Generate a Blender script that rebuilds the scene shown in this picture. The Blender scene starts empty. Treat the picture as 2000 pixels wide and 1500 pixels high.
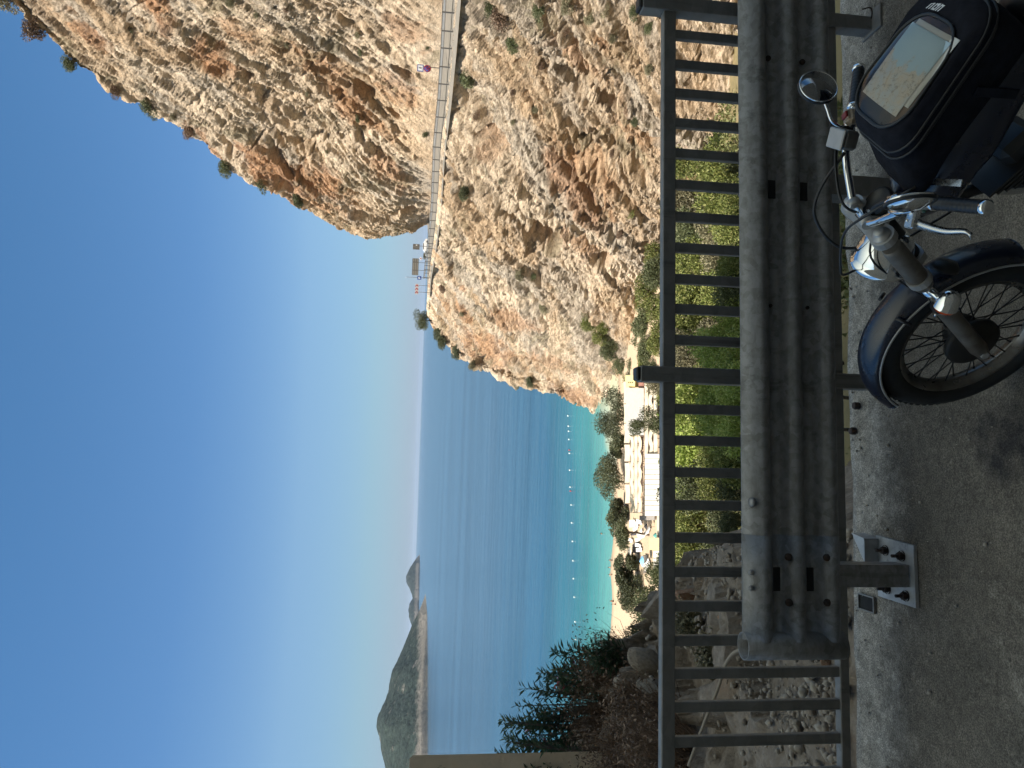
import bpy, math, random
import numpy as np
from mathutils import Vector, Matrix
from math import sin, cos, tan, atan2, sqrt, pi, radians

random.seed(7)
scene = bpy.context.scene
COL = scene.collection

# ------------------------------------------------------------------ camera
FPX, HEYE = 1450.0, 2.2
ROLL = radians(2.03)
PITCH = math.atan(178 / FPX)
cR = np.array([1, 0, 0.]); cU = np.array([0, sin(PITCH), cos(PITCH)]); cF = np.array([0, cos(PITCH), -sin(PITCH)])
PR = cos(ROLL) * cR + sin(ROLL) * cU
PU = -sin(ROLL) * cR + cos(ROLL) * cU
EYE = np.array([0, 0, HEYE])

def ray(X, Y):
    return cF * FPX + (750 - Y) * PR + (1000 - X) * PU

def at_y(X, Y, y):
    d = ray(X, Y); return EYE + d * (y / d[1])

def at_z(X, Y, z):
    d = ray(X, Y); return EYE + d * ((z - HEYE) / d[2])

def proj(P):
    P = np.atleast_2d(np.asarray(P, float)) - EYE
    w = P @ cF
    return np.stack([1000 - P @ PU / w * FPX, 750 - P @ PR / w * FPX], 1)

cam = bpy.data.cameras.new("camera")
cam.sensor_fit = 'HORIZONTAL'; cam.sensor_width = 36; cam.lens = 36 * FPX / 2000
cam.clip_start = 0.05; cam.clip_end = 90000
cam_o = bpy.data.objects.new("camera", cam); COL.objects.link(cam_o)
m = Matrix.Identity(4)
for i, v in enumerate((-PU, PR, -cF)):
    for j in range(3): m[j][i] = v[j]
m.translation = Vector(EYE)
cam_o.matrix_world = m
scene.camera = cam_o

# ------------------------------------------------------------------ noise
def _h(i, j, k, s):
    x = (i.astype(np.uint32) * np.uint32(374761393) + j.astype(np.uint32) * np.uint32(668265263)
         + k.astype(np.uint32) * np.uint32(2147483647) + np.uint32((s * 974711 + 12345) & 0xffffffff))
    x = (x ^ (x >> np.uint32(13))) * np.uint32(1274126177)
    x = (x ^ (x >> np.uint32(16))) * np.uint32(2246822519)
    x = x ^ (x >> np.uint32(15))
    return (x & np.uint32(0xffffff)).astype(np.float32) / np.float32(0xffffff)

def vnoise(p, s=0):
    q = np.floor(p); f = (p - q).astype(np.float32); q = q.astype(np.int64)
    f = f * f * (3 - 2 * f)
    r = 0
    for a in (0, 1):
        for b in (0, 1):
            for c in (0, 1):
                w = (f[:, 0] if a else 1 - f[:, 0]) * (f[:, 1] if b else 1 - f[:, 1]) * (f[:, 2] if c else 1 - f[:, 2])
                r = r + w * _h(q[:, 0] + a, q[:, 1] + b, q[:, 2] + c, s)
    return r

def fbm(p, oct=4, s=0, gain=.5):
    r = 0; a = 1; t = 0
    for o in range(oct):
        r = r + a * vnoise(p * 2.03 ** o + 17.3 * o, s + o); t += a; a *= gain
    return r / t

def cells(p, s=0):
    """nearest jittered cell: offset to it, its two random numbers, border distance"""
    q = np.floor(p).astype(np.int64); n = len(p)
    d1 = np.full(n, 1e9, np.float32); d2 = d1.copy()
    off = np.zeros((n, 3), np.float32); rnd = np.zeros((n, 4), np.float32)
    for a in (-1, 0, 1):
        for b in (-1, 0, 1):
            for c in (-1, 0, 1):
                i, j, k = q[:, 0] + a, q[:, 1] + b, q[:, 2] + c
                h = [_h(i, j, k, s + t) for t in range(3)]
                o = np.stack([p[:, 0] - (i + h[0]), p[:, 1] - (j + h[1]), p[:, 2] - (k + h[2])], 1).astype(np.float32)
                d = (o * o).sum(1)
                near = d < d1
                d2 = np.where(near, d1, np.minimum(d2, d)); d1 = np.where(near, d, d1)
                off[near] = o[near]
                rnd[near] = np.stack([h[0], h[1], h[2], _h(i, j, k, s + 5)], 1)[near]
    return off, rnd, np.sqrt(d2) - np.sqrt(d1)

def sstep(a, b, x):
    t = np.clip((x - a) / (b - a), 0, 1); return t * t * (3 - 2 * t)

# ------------------------------------------------------------------ objects
def tag(o, label=None, cat=None, group=None, kind=None):
    if label: o['label'] = label
    if cat: o['category'] = cat
    if group: o['group'] = group
    if kind: o['kind'] = kind
    return o

def link(name, me, mat=None, parent=None, mw=None):
    o = bpy.data.objects.new(name, me); COL.objects.link(o)
    if mat is not None and not me.materials:
        for x in (mat if isinstance(mat, (list, tuple)) else [mat]): me.materials.append(x)
    if parent is not None: o.parent = parent
    if mw is not None: o.matrix_world = mw
    return o

def empty(name, loc=(0, 0, 0), mat=None):
    o = bpy.data.objects.new(name, None); COL.objects.link(o)
    if mat is not None: o.matrix_world = mat
    else: o.location = loc
    o.empty_display_size = .1
    return o

def np_mesh(name, V, F, smooth=False, col=None, mi=None):
    """V (n,3), F (m,k) all faces of one size"""
    V = np.asarray(V, np.float32); F = np.asarray(F, np.int32)
    me = bpy.data.meshes.new(name)
    me.vertices.add(len(V)); me.vertices.foreach_set('co', V.ravel())
    k = F.shape[1]
    me.loops.add(F.size); me.loops.foreach_set('vertex_index', F.ravel())
    me.polygons.add(len(F))
    me.polygons.foreach_set('loop_start', np.arange(0, F.size, k, dtype=np.int32))
    me.polygons.foreach_set('loop_total', np.full(len(F), k, np.int32))
    if smooth: me.polygons.foreach_set('use_smooth', np.ones(len(F), bool))
    if mi is not None: me.polygons.foreach_set('material_index', np.asarray(mi, np.int32))
    if col is not None:
        a = me.color_attributes.new('Col', 'FLOAT_COLOR', 'POINT')
        c = np.ones((len(V), 4), np.float32); c[:, :3] = col
        a.data.foreach_set('color', c.ravel())
    me.update(calc_edges=True); me.validate()
    return me

def grid_faces(nu, nv, flip=False):
    i = np.arange(nu - 1)[:, None] * nv + np.arange(nv - 1)[None]
    f = np.stack([i, i + 1, i + nv + 1, i + nv], -1).reshape(-1, 4)
    return f[:, ::-1] if flip else f

class MB:
    """collects shapes into one mesh"""
    def __init__(s): s.v = []; s.f = []; s.sm = []; s.mi = []; s.m = 0
    def add(s, V, F, smooth=False):
        b = len(s.v); s.v += [tuple(map(float, p)) for p in V]
        for f in F: s.f.append([b + i for i in f]); s.sm.append(smooth); s.mi.append(s.m)
        return s
    def box(s, c, d, R=None, bev=0.0):
        """box centred c, full sizes d, optional 3x3 R, chamfered edges"""
        c = np.array(c, float); h = np.array(d, float) / 2
        R = np.eye(3) if R is None else np.array(R)
        if bev <= 0:
            V = [c + R @ (h * np.array((x, y, z))) for x in (-1, 1) for y in (-1, 1) for z in (-1, 1)]
            F = [(0, 1, 3, 2), (4, 6, 7, 5), (0, 4, 5, 1), (2, 3, 7, 6), (0, 2, 6, 4), (1, 5, 7, 3)]
            return s.add(V, F)
        b = min(bev, h.min() * .9)
        V = []; idx = {}
        for x in (-1, 1):
            for y in (-1, 1):
                for z in (-1, 1):
                    for ax in range(3):
                        p = np.array((x, y, z)) * (h - b); p[ax] = (x, y, z)[ax] * h[ax]
                        idx[(x, y, z, ax)] = len(V); V.append(c + R @ p)
        F = []
        for ax in range(3):
            o = [a for a in range(3) if a != ax]
            for sg in (-1, 1):
                q = []
                for u, w in ((-1, -1), (1, -1), (1, 1), (-1, 1)):
                    k = [0, 0, 0]; k[ax] = sg; k[o[0]] = u; k[o[1]] = w; q.append(idx[tuple(k) + (ax,)])
                F.append(q if (sg > 0) == (ax != 1) else q[::-1])
        for ax in range(3):
            o = [a for a in range(3) if a != ax]
            for u in (-1, 1):
                for w in (-1, 1):
                    q = []
                    for t, a in ((-1, o[0]), (1, o[0]), (1, o[1]), (-1, o[1])):
                        k = [0, 0, 0]; k[ax] = t; k[o[0]] = u; k[o[1]] = w; q.append(idx[tuple(k) + (a,)])
                    F.append(q if ((u * w > 0) == (ax == 1)) else q[::-1])
        for x in (-1, 1):
            for y in (-1, 1):
                for z in (-1, 1):
                    t = [idx[(x, y, z, a)] for a in range(3)]
                    F.append(t if x * y * z > 0 else t[::-1])
        return s.add(V, F)
    def tube(s, pts, r, n=10, cap=True, smooth=True):
        P = [np.array(p, float) for p in pts]; L = len(P)
        r = [r] * L if np.isscalar(r) else list(r)
        T = [P[min(i + 1, L - 1)] - P[max(i - 1, 0)] for i in range(L)]
        T = [t / (np.linalg.norm(t) + 1e-12) for t in T]
        a = np.array((0, 0, 1.)) if abs(T[0][2]) < .9 else np.array((1., 0, 0))
        N = np.cross(T[0], a); N /= np.linalg.norm(N)
        V = []
        for i in range(L):
            N = N - T[i] * (N @ T[i]); N /= np.linalg.norm(N) + 1e-12
            B = np.cross(T[i], N)
            for k in range(n):
                t = 2 * pi * k / n; V.append(P[i] + r[i] * (cos(t) * N + sin(t) * B))
        F = [(i * n + k, i * n + (k + 1) % n, (i + 1) * n + (k + 1) % n, (i + 1) * n + k) for i in range(L - 1) for k in range(n)]
        s.add(V, F, smooth)
        if cap:
            b = len(s.v) - len(V)
            s.f += [[b + k for k in range(n)][::-1], [b + (L - 1) * n + k for k in range(n)]]; s.sm += [False, False]; s.mi += [s.m, s.m]
        return s
    def lathe(s, prof, c=(0, 0, 0), R=None, n=24, smooth=True):
        """prof [(r,z)] turned about z, then placed by R (3x3) and c"""
        R = np.eye(3) if R is None else np.array(R); c = np.array(c, float)
        V = [c + R @ np.array((r * cos(2 * pi * k / n), r * sin(2 * pi * k / n), z)) for r, z in prof for k in range(n)]
        F = [(i * n + k, i * n + (k + 1) % n, (i + 1) * n + (k + 1) % n, (i + 1) * n + k) for i in range(len(prof) - 1) for k in range(n)]
        return s.add(V, F, smooth)
    def prism(s, poly, h, M=None):
        """polygon [(x,y)] extruded 0..h in z, placed by 4x4 M"""
        n = len(poly); V = [(x, y, 0) for x, y in poly] + [(x, y, h) for x, y in poly]
        if M is not None: V = [tuple(M @ Vector(p)) for p in V]
        F = [list(range(n))[::-1], list(range(n, 2 * n))] + [(i, (i + 1) % n, n + (i + 1) % n, n + i) for i in range(n)]
        return s.add(V, F)
    def ring(s, R0, sec, M=None, n=48, a0=0, a1=2 * pi, smooth=True):
        """section [(dr, w)] swept round a circle of radius R0 in the xz plane (axis y); M 4x4"""
        full = abs(a1 - a0 - 2 * pi) < 1e-6
        k = n if full else n + 1; q = len(sec)
        V = []
        for i in range(k):
            t = a0 + (a1 - a0) * i / n
            for dr, w in sec: V.append(((R0 + dr) * cos(t), w, (R0 + dr) * sin(t)))
        if M is not None: V = [tuple(M @ Vector(p)) for p in V]
        F = []
        for i in range(n):
            for j in range(q):
                F.append((i * q + j, i * q + (j + 1) % q, ((i + 1) % k) * q + (j + 1) % q, ((i + 1) % k) * q + j))
        s.add(V, F, smooth)
        if not full:
            b = len(s.v) - len(V)
            s.f += [[b + j for j in range(q)], [b + (k - 1) * q + j for j in range(q)][::-1]]; s.sm += [False] * 2; s.mi += [s.m] * 2
        return s
    def mesh(s, name):
        me = bpy.data.meshes.new(name); me.from_pydata(s.v, [], s.f)
        me.polygons.foreach_set('use_smooth', s.sm); me.polygons.foreach_set('material_index', s.mi)
        me.update(); return me
    def build(s, name, mat, parent=None, mw=None):
        o = link(name, s.mesh(name), mat, parent)
        if mw is not None: o.matrix_world = mw
        return o

def dirR(z, x=None):
    """3x3 whose third column is direction z"""
    z = np.array(z, float); z /= np.linalg.norm(z)
    a = np.array((0, 0, 1.)) if x is None else np.array(x, float)
    if abs(z @ a) / np.linalg.norm(a) > .99: a = np.array((1., 0, 0))
    x = np.cross(a, z) if x is None else a - z * (a @ z)
    x /= np.linalg.norm(x)
    return np.stack([x, np.cross(z, x), z], 1)

def arc(pts, n=6):
    """Catmull-Rom through points"""
    P = [np.array(p, float) for p in pts]; P = [2 * P[0] - P[1]] + P + [2 * P[-1] - P[-2]]
    out = []
    for i in range(1, len(P) - 2):
        for k in range(n):
            t = k / n
            out.append(.5 * (2 * P[i] + (P[i + 1] - P[i - 1]) * t + (2 * P[i - 1] - 5 * P[i] + 4 * P[i + 1] - P[i + 2]) * t * t + (3 * P[i] - P[i - 1] - 3 * P[i + 1] + P[i + 2]) * t ** 3))
    out.append(P[-2]); return out

# ------------------------------------------------------------------ materials
def newmat(name):
    m = bpy.data.materials.new(name); m.use_nodes = True
    nt = m.node_tree; nt.nodes.clear()
    out = nt.nodes.new('ShaderNodeOutputMaterial')
    b = nt.nodes.new('ShaderNodeBsdfPrincipled'); nt.links.new(b.outputs[0], out.inputs[0])
    return m, nt, b, out

def nd(nt, typ, **kw):
    n = nt.nodes.new(typ)
    for k, v in kw.items():
        if k.startswith('_'): setattr(n, k[1:], v)
        else:
            key = int(k[1:]) if k[0] == 'i' and k[1:].isdigit() else k
            n.inputs[key].default_value = v
    return n

def rgba(c): return (c[0], c[1], c[2], 1)

def ramp(nt, fac, stops):
    r = nt.nodes.new('ShaderNodeValToRGB'); e = r.color_ramp.elements
    while len(e) < len(stops): e.new(.5)
    for el, (p, c) in zip(e, stops):
        el.position = p; el.color = rgba(c) if hasattr(c, '__len__') else (c, c, c, 1)
    nt.links.new(fac, r.inputs[0]); return r.outputs[0]

def noise(nt, co, scale, detail=4, rough=.55, dist=0):
    n = nd(nt, 'ShaderNodeTexNoise', Scale=scale, Detail=detail, Roughness=rough, Distortion=dist)
    if co is not None: nt.links.new(co, n.inputs['Vector'])
    return n.outputs[0]

def mix(nt, fac, a, b, typ='MIX'):
    n = nt.nodes.new('ShaderNodeMix'); n.data_type = 'RGBA'; n.blend_type = typ
    for idx, x in ((0, fac), (6, a), (7, b)):
        if hasattr(x, 'is_output'): nt.links.new(x, n.inputs[idx])
        else: n.inputs[idx].default_value = x if idx == 0 else rgba(x)
    return n.outputs[2]

def bump(nt, b, h, strength=.5, dist=.02, prev=None):
    n = nd(nt, 'ShaderNodeBump', Strength=strength, Distance=dist)
    nt.links.new(h, n.inputs['Height'])
    if prev is not None: nt.links.new(prev, n.inputs['Normal'])
    nt.links.new(n.outputs[0], b.inputs['Normal']); return n.outputs[0]

def pmat(name, c, rough=.6, metal=0, c2=None, sc=5, lo=.35, hi=.65, bmp=None, coat=0, spec=.5, wear=None):
    """procedural material: base colour with noise patches of c2, noise bump (scale, strength, distance)"""
    m, nt, b, out = newmat(name)
    b.inputs['Roughness'].default_value = rough; b.inputs['Metallic'].default_value = metal
    b.inputs['Specular IOR Level'].default_value = spec; b.inputs['Coat Weight'].default_value = coat
    co = nt.nodes.new('ShaderNodeTexCoord').outputs['Object']
    base = None
    if c2 is not None:
        f = ramp(nt, noise(nt, co, sc, 6, .6), [(lo, 0), (hi, 1)])
        base = mix(nt, f, c, c2)
    if wear:
        f = ramp(nt, noise(nt, co, wear[1], 8, .7, .4), [(wear[2], 0), (wear[2] + .07, 1)])
        base = mix(nt, f, base if base is not None else c, wear[0])
    if base is not None: nt.links.new(base, b.inputs['Base Color'])
    else: b.inputs['Base Color'].default_value = rgba(c)
    if bmp: bump(nt, b, noise(nt, co, bmp[0], 6, .65), bmp[1], bmp[2])
    rr = ramp(nt, noise(nt, co, sc * 3, 4), [(.3, max(0, rough - .08)), (.7, min(1, rough + .08))])
    nt.links.new(rr, b.inputs['Roughness'])
    return m

def leafmat(name, c1, c2, c3=None, trans=.3):
    m, nt, b, out = newmat(name)
    g = nt.nodes.new('ShaderNodeNewGeometry'); oi = nt.nodes.new('ShaderNodeObjectInfo')
    st = [(0, c1), (.7, c2)] + ([(1, c3)] if c3 is not None else [])
    c = ramp(nt, g.outputs['Random Per Island'], st)
    hs = nd(nt, 'ShaderNodeHueSaturation', Saturation=1, Value=1)
    v = nd(nt, 'ShaderNodeMapRange', i1=0, i2=1, i3=.75, i4=1.25); nt.links.new(oi.outputs['Random'], v.inputs[0])
    nt.links.new(v.outputs[0], hs.inputs['Value']); nt.links.new(c, hs.inputs['Color'])
    c = hs.outputs[0]
    nt.links.new(c, b.inputs['Base Color']); b.inputs['Roughness'].default_value = .55; b.inputs['Specular IOR Level'].default_value = .3
    t = nt.nodes.new('ShaderNodeBsdfTranslucent'); nt.links.new(c, t.inputs[0])
    mx = nt.nodes.new('ShaderNodeMixShader'); mx.inputs[0].default_value = trans
    nt.links.new(b.outputs[0], mx.inputs[1]); nt.links.new(t.outputs[0], mx.inputs[2]); nt.links.new(mx.outputs[0], out.inputs[0])
    return m

# ------------------------------------------------------------------ light
SUN = np.array([-.56, -.31, .77]); SUN /= np.linalg.norm(SUN)
SUN_EL = math.asin(SUN[2]); SUN_AZ = atan2(SUN[0], SUN[1])
w = bpy.data.worlds.new("World"); scene.world = w; w.use_nodes = True
nt = w.node_tree; bg = nt.nodes['Background']
sky = nt.nodes.new('ShaderNodeTexSky'); sky.sky_type = 'NISHITA'; sky.sun_disc = False
sky.sun_elevation = SUN_EL; sky.sun_rotation = SUN_AZ
sky.air_density = 1.0; sky.dust_density = .0; sky.ozone_density = 1.6; sky.altitude = 0
# the low sky over the sea is a little bluer than the model's, the unseen high sky much brighter and warmer, as added fill for the near shade
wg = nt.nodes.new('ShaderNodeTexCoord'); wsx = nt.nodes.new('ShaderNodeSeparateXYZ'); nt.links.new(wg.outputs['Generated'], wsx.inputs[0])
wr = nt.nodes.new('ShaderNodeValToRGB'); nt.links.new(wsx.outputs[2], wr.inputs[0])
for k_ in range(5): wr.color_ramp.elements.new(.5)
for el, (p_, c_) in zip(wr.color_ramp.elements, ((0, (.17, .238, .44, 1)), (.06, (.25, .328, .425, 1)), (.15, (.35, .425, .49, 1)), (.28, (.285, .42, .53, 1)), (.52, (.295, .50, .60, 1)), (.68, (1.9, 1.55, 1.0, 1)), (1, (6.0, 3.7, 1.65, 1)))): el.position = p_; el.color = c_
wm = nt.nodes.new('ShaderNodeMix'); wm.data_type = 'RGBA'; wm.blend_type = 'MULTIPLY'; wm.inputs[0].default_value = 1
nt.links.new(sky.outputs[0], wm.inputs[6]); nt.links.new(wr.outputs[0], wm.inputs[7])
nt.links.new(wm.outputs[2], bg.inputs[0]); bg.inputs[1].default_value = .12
sl = bpy.data.lights.new("sun", 'SUN'); sl.energy = 5.0; sl.angle = radians(.5); sl.color = (1, .92, .81)
so = bpy.data.objects.new("sun", sl); COL.objects.link(so)
so.rotation_euler = Vector(-SUN).to_track_quat('-Z', 'Y').to_euler()
vs = scene.view_settings
vs.view_transform = 'Standard'; vs.look = 'None'; vs.exposure = 1.0; vs.gamma = 1; vs.use_curve_mapping = False
scene.render.engine = 'CYCLES'
cy = scene.cycles
cy.use_denoising = True; cy.max_bounces = 6; cy.diffuse_bounces = 3; cy.glossy_bounces = 4; cy.transparent_max_bounces = 8
cy.use_adaptive_sampling = True; cy.adaptive_threshold = .02; cy.sample_clamp_indirect = 8
ZSEA = -43.0
# ------------------------------------------------------------------ sea and far land
def SEA():
    m, nt, b, out = newmat("sea_water")
    co = nt.nodes.new('ShaderNodeTexCoord').outputs['Object']
    sx = nt.nodes.new('ShaderNodeSeparateXYZ'); nt.links.new(co, sx.inputs[0])
    # shoreline distance: y beyond a gently bowed beach line
    wob = nd(nt, 'ShaderNodeMath', _operation='MULTIPLY', i1=30); nt.links.new(noise(nt, co, .03, 3), wob.inputs[0])
    a = nd(nt, 'ShaderNodeMath', _operation='ADD'); nt.links.new(sx.outputs[1], a.inputs[0]); nt.links.new(wob.outputs[0], a.inputs[1])
    xm = nd(nt, 'ShaderNodeMapRange', i1=-30, i2=10, i3=0, i4=-22); nt.links.new(sx.outputs[0], xm.inputs[0])
    a2 = nd(nt, 'ShaderNodeMath', _operation='ADD'); nt.links.new(a.outputs[0], a2.inputs[0]); nt.links.new(xm.outputs[0], a2.inputs[1])
    mr = nd(nt, 'ShaderNodeMapRange', i1=176, i2=476, i3=0, i4=1); nt.links.new(a2.outputs[0], mr.inputs[0])
    c = ramp(nt, mr.outputs[0], [(0, (.36, .36, .25)), (.018, (.085, .235, .212)), (.08, (.035, .165, .17)), (.17, (.018, .09, .122)), (.32, (.014, .06, .106)), (1, (.028, .066, .108))])
    # wind streaks on the open water
    mp = nd(nt, 'ShaderNodeMapping'); mp.inputs['Scale'].default_value = (.0012, .012, 1); mp.inputs['Rotation'].default_value = (0, 0, .05); nt.links.new(co, mp.inputs[0])
    st = ramp(nt, noise(nt, mp.outputs[0], 1.0, 5, .6, .6), [(.35, .78), (.65, 1.2)])
    c = mix(nt, 1, c, st, 'MULTIPLY')
    nt.links.new(c, b.inputs['Base Color'])
    b.inputs['Roughness'].default_value = .22; b.inputs['IOR'].default_value = 1.33; b.inputs['Specular IOR Level'].default_value = .5
    mp2 = nd(nt, 'ShaderNodeMapping'); mp2.inputs['Scale'].default_value = (.10, .42, 1); mp2.inputs['Rotation'].default_value = (0, 0, -.12); nt.links.new(co, mp2.inputs[0])
    mp3 = nd(nt, 'ShaderNodeMapping'); mp3.inputs['Scale'].default_value = (.012, .07, 1); nt.links.new(co, mp3.inputs[0])
    h1 = bump(nt, b, noise(nt, mp2.outputs[0], 1.0, 5, .6, .5), .4, 1.0)
    bump(nt, b, noise(nt, mp3.outputs[0], 1.0, 3, .5), .22, 5, h1)
    return m
M_SEA = SEA()
S = 30000
o = link('sea', np_mesh('sea', [(-S, 100, ZSEA), (S, 100, ZSEA), (S, S, ZSEA), (-S, S, ZSEA)], [(0, 1, 2, 3)]), M_SEA); tag(o, kind='structure')

def HILL(name, dark, pale, band):
    m, nt, b, out = newmat(name)
    co = nt.nodes.new('ShaderNodeTexCoord').outputs['Object']
    sx = nt.nodes.new('ShaderNodeSeparateXYZ'); nt.links.new(co, sx.inputs[0])
    tree = mix(nt, ramp(nt, noise(nt, co, .05, 7, .75), [(.38, 0), (.64, 1)]), tuple(x * .6 for x in dark), tuple(x * 2.1 for x in dark))
    tree = mix(nt, ramp(nt, noise(nt, co, .02, 7, .7), [(.60, 0), (.68, .8)]), tree, pale)
    nb = nd(nt, 'ShaderNodeMath', _operation='MULTIPLY', i1=band * 1.6); nt.links.new(noise(nt, co, .03, 6, .75), nb.inputs[0])
    hh = nd(nt, 'ShaderNodeMath', _operation='SUBTRACT'); nt.links.new(sx.outputs[2], hh.inputs[0]); nt.links.new(nb.outputs[0], hh.inputs[1])
    mr = nd(nt, 'ShaderNodeMapRange', i1=ZSEA - 2, i2=ZSEA + band * .35, i3=1, i4=0); nt.links.new(hh.outputs[0], mr.inputs[0])
    rock = mix(nt, noise(nt, co, .05, 6, .75), pale, tuple(x * .45 for x in pale))
    c = mix(nt, mr.outputs[0], tree, rock)
    nt.links.new(c, b.inputs['Base Color']); b.inputs['Roughness'].default_value = .95; b.inputs['Specular IOR Level'].default_value = .1
    bump(nt, b, noise(nt, co, .06, 6, .7), 1.0, 6)
    return m

def far_hill(name, water, sky_, back, mat, amp, nv=70):
    """land from a waterline [(X,Y)] to a skyline [(X,Y)], the ridge standing 'back' metres behind the shore"""
    Ys = np.linspace(water[0][1], water[-1][1], 360)
    wx = np.interp(Ys, [p[1] for p in water], [p[0] for p in water])
    kx = np.interp(Ys, [p[1] for p in sky_], [p[0] for p in sky_])
    ker = np.ones(7) / 7; kx = np.convolve(np.pad(kx, 3, mode='edge'), ker, 'valid')
    rows = []
    for Y, a, k in zip(Ys, wx, kx):
        p = at_z(a, Y, ZSEA - 1)
        s = back * min(1, .35 + max(a - k, 0) / 50)
        q = at_y(k, Y, p[1] + s); q[2] = max(q[2], ZSEA + .5)
        r = at_y(a, Y, q[1] + back * .6); r[2] = ZSEA - 6
        v = np.linspace(0, 1, nv)[:, None]
        base = p * (1 - v) + q * v
        base[:, 2] = p[2] + (q[2] - p[2]) * np.interp(v[:, 0], [0, .04, .3, .65, 1], [0, .12, .45, .82, 1])
        v2 = np.linspace(0, 1, 12)[1:, None]
        rows.append(np.concatenate([base, q * (1 - v2) + r * v2]))
    G = np.array(rows); n1, n2 = G.shape[:2]; P = G.reshape(-1, 3)
    d = (fbm(P / (amp * 22), 4, 3, .6) - .5) * amp * 3.2 + (np.abs(fbm(P / (amp * 7), 3, 9, .6) - .5)) * -amp * 3.4
    w_ = np.tile(np.concatenate([np.interp(np.linspace(0, 1, nv), [0, .05, .25, .9, 1], [.1, .5, 1, 1, .5]), np.full(11, .6)]), n1)
    w_ = w_ * np.clip((np.repeat(G[:, nv - 1, 2], n2) - ZSEA) / 30, .04, 1)
    P = P.copy(); P[:, 2] += d * w_
    P[:, 1] += d * w_ * .8
    o = link(name, np_mesh(name, P, grid_faces(n1, n2, True), False), mat); tag(o, kind='structure'); return o

far_hill('peninsula_hill', [(832, 1160), (835, 1200), (836, 1300), (836, 1420), (836, 1500), (836, 1640)],
         [(831, 1160), (824, 1180), (815, 1200), (806, 1216), (799, 1235), (790, 1258), (776, 1290), (764, 1312), (760, 1333), (758, 1350), (751, 1368), (744, 1385), (737, 1400), (735, 1420), (740, 1440), (743, 1462), (749, 1485), (756, 1520), (775, 1640)],
         420, HILL('peninsula_ground', (.019, .027, .022), (.21, .19, .165), 26), 3.0)
far_hill('islet_hill', [(820, 1082), (820, 1100), (819, 1150), (818, 1218), (817, 1240)],
         [(820, 1082), (812, 1092), (801, 1108), (793, 1124), (793, 1136), (799, 1148), (804, 1160), (806, 1168), (799, 1180), (797, 1192), (799, 1206), (803, 1222), (806, 1240)],
         500, HILL('islet_ground', (.018, .025, .022), (.17, .155, .14), 34), 6)

# ------------------------------------------------------------------ the gorge and the beach
YP = [3.4, 8, 15, 25, 60, 95, 118, 126, 160, 172, 200, 260]
ZP = [-4.5, -6.5, -9.5, -13, -24, -35, -39.3, -40.2, -42.5, -43.4, -46, -52]
def zland(x, y):
    x = np.asarray(x, float); y = np.asarray(y, float)
    z = np.interp(y, YP, ZP)
    z = z + sstep(-4, -40, x) * 4 * sstep(70, 30, y)
    return z

def beach_pt(X, Y, up=0.0):
    p = at_z(X, Y, -41)
    for _ in range(6): p = at_z(X, Y, float(zland(p[0], p[1])) + up)
    return p

def SAND():
    m, nt, b, out = newmat("sand_and_earth")
    co = nt.nodes.new('ShaderNodeTexCoord').outputs['Object']
    sx = nt.nodes.new('ShaderNodeSeparateXYZ'); nt.links.new(co, sx.inputs[0])
    sand = mix(nt, noise(nt, co, .6, 6, .7), (.50, .385, .27), (.41, .31, .215))
    earth = mix(nt, noise(nt, co, .25, 7, .7), (.30, .22, .13), (.12, .12, .05))
    zz = nd(nt, 'ShaderNodeMath', _operation='MULTIPLY_ADD', i1=3.0); nt.links.new(noise(nt, co, .2, 5), zz.inputs[0]); nt.links.new(sx.outputs[2], zz.inputs[2])
    f = nd(nt, 'ShaderNodeMapRange', i1=-38.4, i2=-37.2, i3=0, i4=1); nt.links.new(zz.outputs[0], f.inputs[0])
    c = mix(nt, f.outputs[0], sand, earth)
    wet = nd(nt, 'ShaderNodeMapRange', i1=ZSEA + .02, i2=ZSEA + .3, i3=.62, i4=1); nt.links.new(sx.outputs[2], wet.inputs[0])
    c = mix(nt, 1, c, wet.outputs[0], 'MULTIPLY')
    nt.links.new(c, b.inputs['Base Color']); b.inputs['Roughness'].default_value = .9; b.inputs['Specular IOR Level'].default_value = .15
    bump(nt, b, noise(nt, co, 1.5, 6, .7), .6, .25)
    return m
gx, gy = np.meshgrid(np.linspace(-110, 62, 230), np.concatenate([np.linspace(3.9, 40, 70), np.linspace(40.6, 230, 190)]), indexing='ij')
P = np.stack([gx, gy, zland(gx, gy)], -1).reshape(-1, 3)
nz = (fbm(P * .12, 5, 21) - .5) * np.interp(P[:, 1], [4, 30, 110, 128, 220], [1.5, 4, 2.5, .35, .3])
P[:, 2] += nz
o = link('gorge_ground', np_mesh('gorge_ground', P, grid_faces(*gx.shape, True), True), SAND()); tag(o, kind='structure')

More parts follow.
